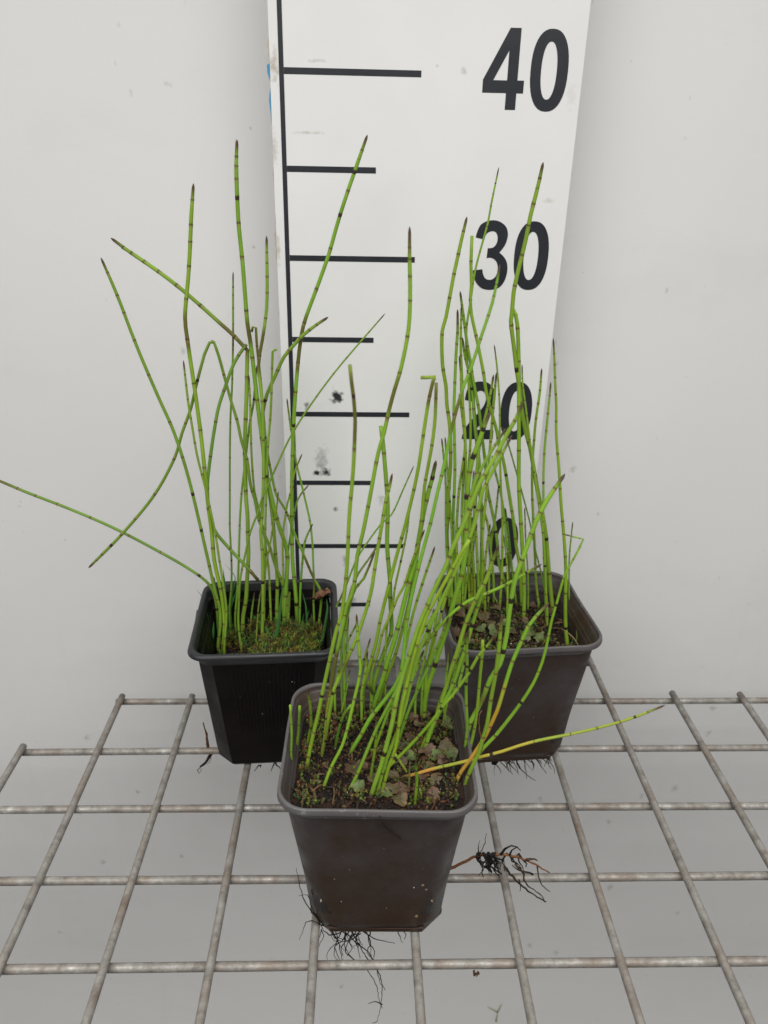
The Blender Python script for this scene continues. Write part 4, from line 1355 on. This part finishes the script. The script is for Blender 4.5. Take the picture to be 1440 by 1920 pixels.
BLK = (.012, .010, .009)
yf = POTS['F']['c'].y - .029
for pts, dy in (([(606, 1735), (590, 1715), (572, 1690), (562, 1660), (555, 1628)], -.004), ([(600, 1730), (584, 1700), (576, 1678), (560, 1680)], -.004), ([(612, 1738), (604, 1712), (590, 1690), (583, 1668)], -.003),
                ([(620, 1742), (600, 1734), (578, 1726), (562, 1762)], -.003), ([(640, 1748), (618, 1752), (604, 1740), (598, 1718)], -.002),
                ([(655, 1746), (640, 1765), (628, 1775), (634, 1792), (640, 1803), (655, 1800)], 0), ([(668, 1746), (652, 1768), (648, 1785), (668, 1802), (690, 1820), (706, 1850), (712, 1880), (718, 1890)], .003),
                ([(660, 1748), (676, 1775), (688, 1798), (704, 1815), (712, 1840), (722, 1856)], .002), ([(650, 1750), (668, 1768), (690, 1785), (702, 1805), (714, 1835), (716, 1862), (714, 1888), (706, 1915), (698, 1918)], .003),
                ([(680, 1746), (700, 1758), (718, 1764), (740, 1768)], 0), ([(745, 1744), (750, 1756), (754, 1768)], 0), ([(752, 1744), (761, 1752), (758, 1762)], 0),
                ([(640, 1746), (632, 1765), (626, 1790), (636, 1802)], .001), ([(716, 1884), (704, 1878), (690, 1882)], 0), ([(676, 1750), (664, 1760), (650, 1765), (632, 1762), (618, 1745)], 0),
                ([(662, 1750), (655, 1764), (660, 1778), (650, 1792)], .001), ([(625, 1746), (612, 1728), (602, 1705)], -.002)):
    root_px(PF, pts, yf, .00033, BLK, dy=dy)
yr_ = POTS['R']['c'].y - .026
for pts in ([(932, 1418), (940, 1430), (950, 1440), (962, 1452)], [(950, 1418), (958, 1436), (972, 1448)], [(965, 1418), (975, 1440), (990, 1455), (1005, 1464)], [(982, 1418), (985, 1440), (988, 1460)], [(990, 1416), (998, 1428), (1000, 1442)],
            [(1000, 1415), (1010, 1430), (1024, 1450)], [(1012, 1414), (1020, 1425), (1030, 1432)], [(940, 1418), (952, 1426), (965, 1432)], [(1022, 1412), (1030, 1420), (1036, 1428)], [(925, 1420), (945, 1426), (955, 1446)], [(975, 1418), (968, 1430), (975, 1442)]):
    root_px(PR, pts, yr_, .00045, BLK, dy=-.003)
rr = random.Random(41)
for k in range(20):
    x = rr.uniform(925, 1030)
    d = rr.uniform(-14, 22)
    ln_ = rr.uniform(12, 40)
    yy = 1418 - (x - 925) * .05
    root_px(PR, [(x, yy - 3), (x + d * .3 + rr.uniform(-6, 6), yy + ln_ * .4), (x + d * .7 + rr.uniform(-6, 6), yy + ln_ * .7), (x + d, yy + ln_)], yr_ + rr.uniform(-.003, .004), rr.uniform(.00025, .0005), rr.choice([BLK, (.022, .015, .011)]), dy=-.002)
for k in range(16):
    x = rr.uniform(600, 700)
    d = rr.uniform(-18, 30)
    ln_ = rr.uniform(15, 60)
    root_px(PF, [(x, 1742), (x + d * .3 + rr.uniform(-10, 10), 1746 + ln_ * .35), (x + d * .6 + rr.uniform(-10, 10), 1746 + ln_ * .7), (x + d, 1746 + ln_)], yf + rr.uniform(-.001, .004), rr.uniform(.0002, .0004), rr.choice([BLK, (.022, .015, .011)]), dy=.002)
mb = MB()
pk = at_y(928, 1431, yr_)
mb.tube([pk - Vector((.0022, 0, .0002)), pk, pk + Vector((.0022, 0, .0016))], [.0008, .0015, .0004], 7, BLK)
mb.build('root_tip', MAT['root'], PR)
root_px(PL, [(402, 1408), (392, 1406), (389, 1395), (386, 1372), (381, 1355)], POTS['L']['c'].y - .012, .0011, (.10, .040, .015), name='rhizome')
root_px(PL, [(405, 1405), (395, 1415), (386, 1430), (375, 1438)], POTS['L']['c'].y - .012, .0016, (.018, .012, .010), name='rhizome')
root_px(PL, [(396, 1416), (394, 1428), (388, 1434)], POTS['L']['c'].y - .012, .0003, (.05, .035, .025))
root_px(PL, [(376, 1438), (371, 1444), (374, 1450), (378, 1440)], POTS['L']['c'].y - .012, .0003, (.05, .035, .025))
for pts in ([(486, 1434), (480, 1442), (477, 1446)], [(515, 1430), (512, 1438), (508, 1446)], [(516, 1430), (522, 1438), (526, 1441)], [(489, 1434), (488, 1440)]):
    root_px(PL, pts, POTS['L']['c'].y - .024, .0005, BLK)
# rhizome poking out of the right side of the nearest pot, with a beard of black roots
yz = POTS['F']['c'].y - .012
rz = root_px(PF, [(832, 1633), (866, 1618), (895, 1605), (925, 1602), (955, 1603), (985, 1612), (1010, 1624), (1030, 1636)], yz, .0010, (.16, .065, .022), dy=-.004, name='rhizome')
rr = random.Random(5)
for k in range(26):
    x = rr.choice([rr.uniform(893, 930), rr.uniform(893, 975)])
    y0_ = 1604 + (x - 930) * .05
    dx, dyy = rr.uniform(-6, 30), rr.uniform(12, 42) * (1 if x < 950 else .7)
    root_px(PF, [(x, y0_ + rr.uniform(-6, 3)), (x + dx * .3 + rr.uniform(-9, 9), y0_ + dyy * .4), (x + dx * .6 + rr.uniform(-9, 9), y0_ + dyy * .7), (x + dx, y0_ + dyy)], yz - .002 + rr.uniform(-.002, .002), rr.uniform(.0003, .0008), BLK, rz)
for pts, r, c in (([(945, 1625), (965, 1648), (990, 1670), (1025, 1692)], .0007, (.03, .02, .013)), ([(965, 1620), (980, 1635), (985, 1655), (1015, 1680), (1022, 1690)], .0006, (.06, .032, .016)), ([(1008, 1625), (1010, 1645), (1020, 1664), (1032, 1672)], .0005, (.05, .03, .015)),
                  ([(900, 1603), (908, 1585), (912, 1562)], .0003, BLK), ([(896, 1604), (897, 1588), (900, 1575)], .0003, BLK), ([(955, 1603), (960, 1594), (970, 1588)], .0006, BLK), ([(940, 1603), (946, 1592), (960, 1585), (976, 1594)], .0007, BLK),
                  ([(985, 1612), (1002, 1610), (1008, 1614)], .0008, (.05, .03, .018)), ([(1000, 1640), (975, 1632), (960, 1622)], .0006, BLK), ([(974, 1650), (976, 1672)], .0004, BLK)):
    root_px(PF, pts, yz - .003, r, c, rz)
# hair roots creeping up between stems and rim of the nearest pot
root_px(PF, [(896, 1424), (905, 1395), (899, 1370), (900, 1338), (903, 1332)], POTS['F']['c'].y - .02, .0004, (.22, .10, .05))
root_px(PF, [(712, 1532), (718, 1546), (735, 1560), (752, 1572)], POTS['F']['c'].y - .0462, .0006, (.018, .012, .010), dy=.0035)


def wall_point(key, px, py):
    P = POTS[key]
    d = ray(px, py).normalized()
    t = 0.2
    while t < 1.0:
        p = CAM + d * t
        lx, ly = local(key, p.x, p.y)
        f = min(1, max(0, (p.z - .018) / (P['H'] - .027)))
        top = (.0459 - .0036) if key != 'L' else (.04435 - .0048)
        if ly > -(.0344 + (top - .0344) * f): return p
        t += .0004
    return p


for key, spots in (('F', [(793, 1660, 1.5), (799, 1668, 1.3), (776, 1664, .8), (781, 1718, 2.0), (655, 1630, .8), (627, 1648, .9), (602, 1690, .9), (724, 1702, .8), (720, 1590, .7), (640, 1690, .6), (810, 1690, .8)]),
                   ('L', [(453, 1290, 1.0), (450, 1307, .6), (505, 1278, .8), (547, 1278, .9), (492, 1338, .7)]),
                   ('R', [(1020, 1240, .8), (1030, 1300, .6), (1000, 1345, .6), (960, 1290, .6)])):
    rr = random.Random(ord(key) + 77)
    mb = MB()
    for (px, py, sz) in spots:
        p = wall_point(key, px, py)
        n_ = 7
        sz *= .00050
        ring = [p + Vector((math.cos(k * 6.283 / n_) * sz * rr.uniform(.5, 1.2), -.00015, math.sin(k * 6.283 / n_) * sz * rr.uniform(.6, 1.5))) for k in range(n_)]
        back = [q + Vector((0, .0012, 0)) for q in ring]
        cc = rr.choice([(.28, .24, .18), (.20, .15, .09), (.34, .31, .27)])
        mb.add(ring + back + [p - Vector((0, .0005, 0))], [(k, (k + 1) % n_, 2 * n_) for k in range(n_)] + [(k + n_, (k + 1) % n_ + n_, (k + 1) % n_, k) for k in range(n_)], cc)
    o = mb.build('dirt_flecks', MAT['crumb'], POTS[key]['root'], False)
    tag(o, kind='stuff')


# ------------------------------------------------------------------ small loose things
def crumple(name, center, size, col, seed, stretch=(1, 1, .6), n=9):
    mb = MB()
    vs, fs, cs = [], [], []
    for i in range(n):
        for j in range(n):
            u, v = i / (n - 1) - .5, j / (n - 1) - .5
            e = noise.noise_vector(Vector((u * 3 + seed, v * 3, seed)))
            rad = 1 - .5 * max(0, (u * u + v * v) * 4 - .55)
            p = Vector((u * rad * stretch[0] + e.x * .22, v * rad * stretch[1] + e.y * .22, e.z * stretch[2])) * size
            vs.append(center + p)
            k = 1 + .4 * e.z
            cs.append((col[0] * k, col[1] * k, col[2] * k, 1))
    fs = [(i * n + j, (i + 1) * n + j, (i + 1) * n + j + 1, i * n + j + 1) for i in range(n - 1) for j in range(n - 1)]
    mb.add(vs, fs, cols=cs)
    return mb.build(name, MAT['dry'])


pl = at_y(603, 1114, globl('L', .0, .027, 0).y)
wl = crumple('withered_leaf', pl, .0120, (.15, .075, .042), 3.1, (1.35, .6, .6))
tag(wl, 'curled brown withered leaf at the back right corner of the black pot', 'leaf')
wf = crumple('debris_flake', at_y(892, 1827, -.252), .0045, (.06, .035, .02), 8.2, (.8, .5, .8), 6)
tag(wf, 'tiny brown flake of debris caught under the front cross wire', 'debris')
mb = MB()
pb = backdrop_hit(930, 1895)
for a, b in (((930, 1915), (933, 1898)), ((933, 1898), (915, 1888)), ((933, 1898), (940, 1884))):
    mb.tube([backdrop_hit(*a), backdrop_hit(*b)], [.0009, .0007], 6, (.40, .39, .26))
sp = mb.build('dry_sprig', MAT['dry'])
tag(sp, 'small pale green forked sprig clinging to the backdrop low below the shelf', 'sprig')
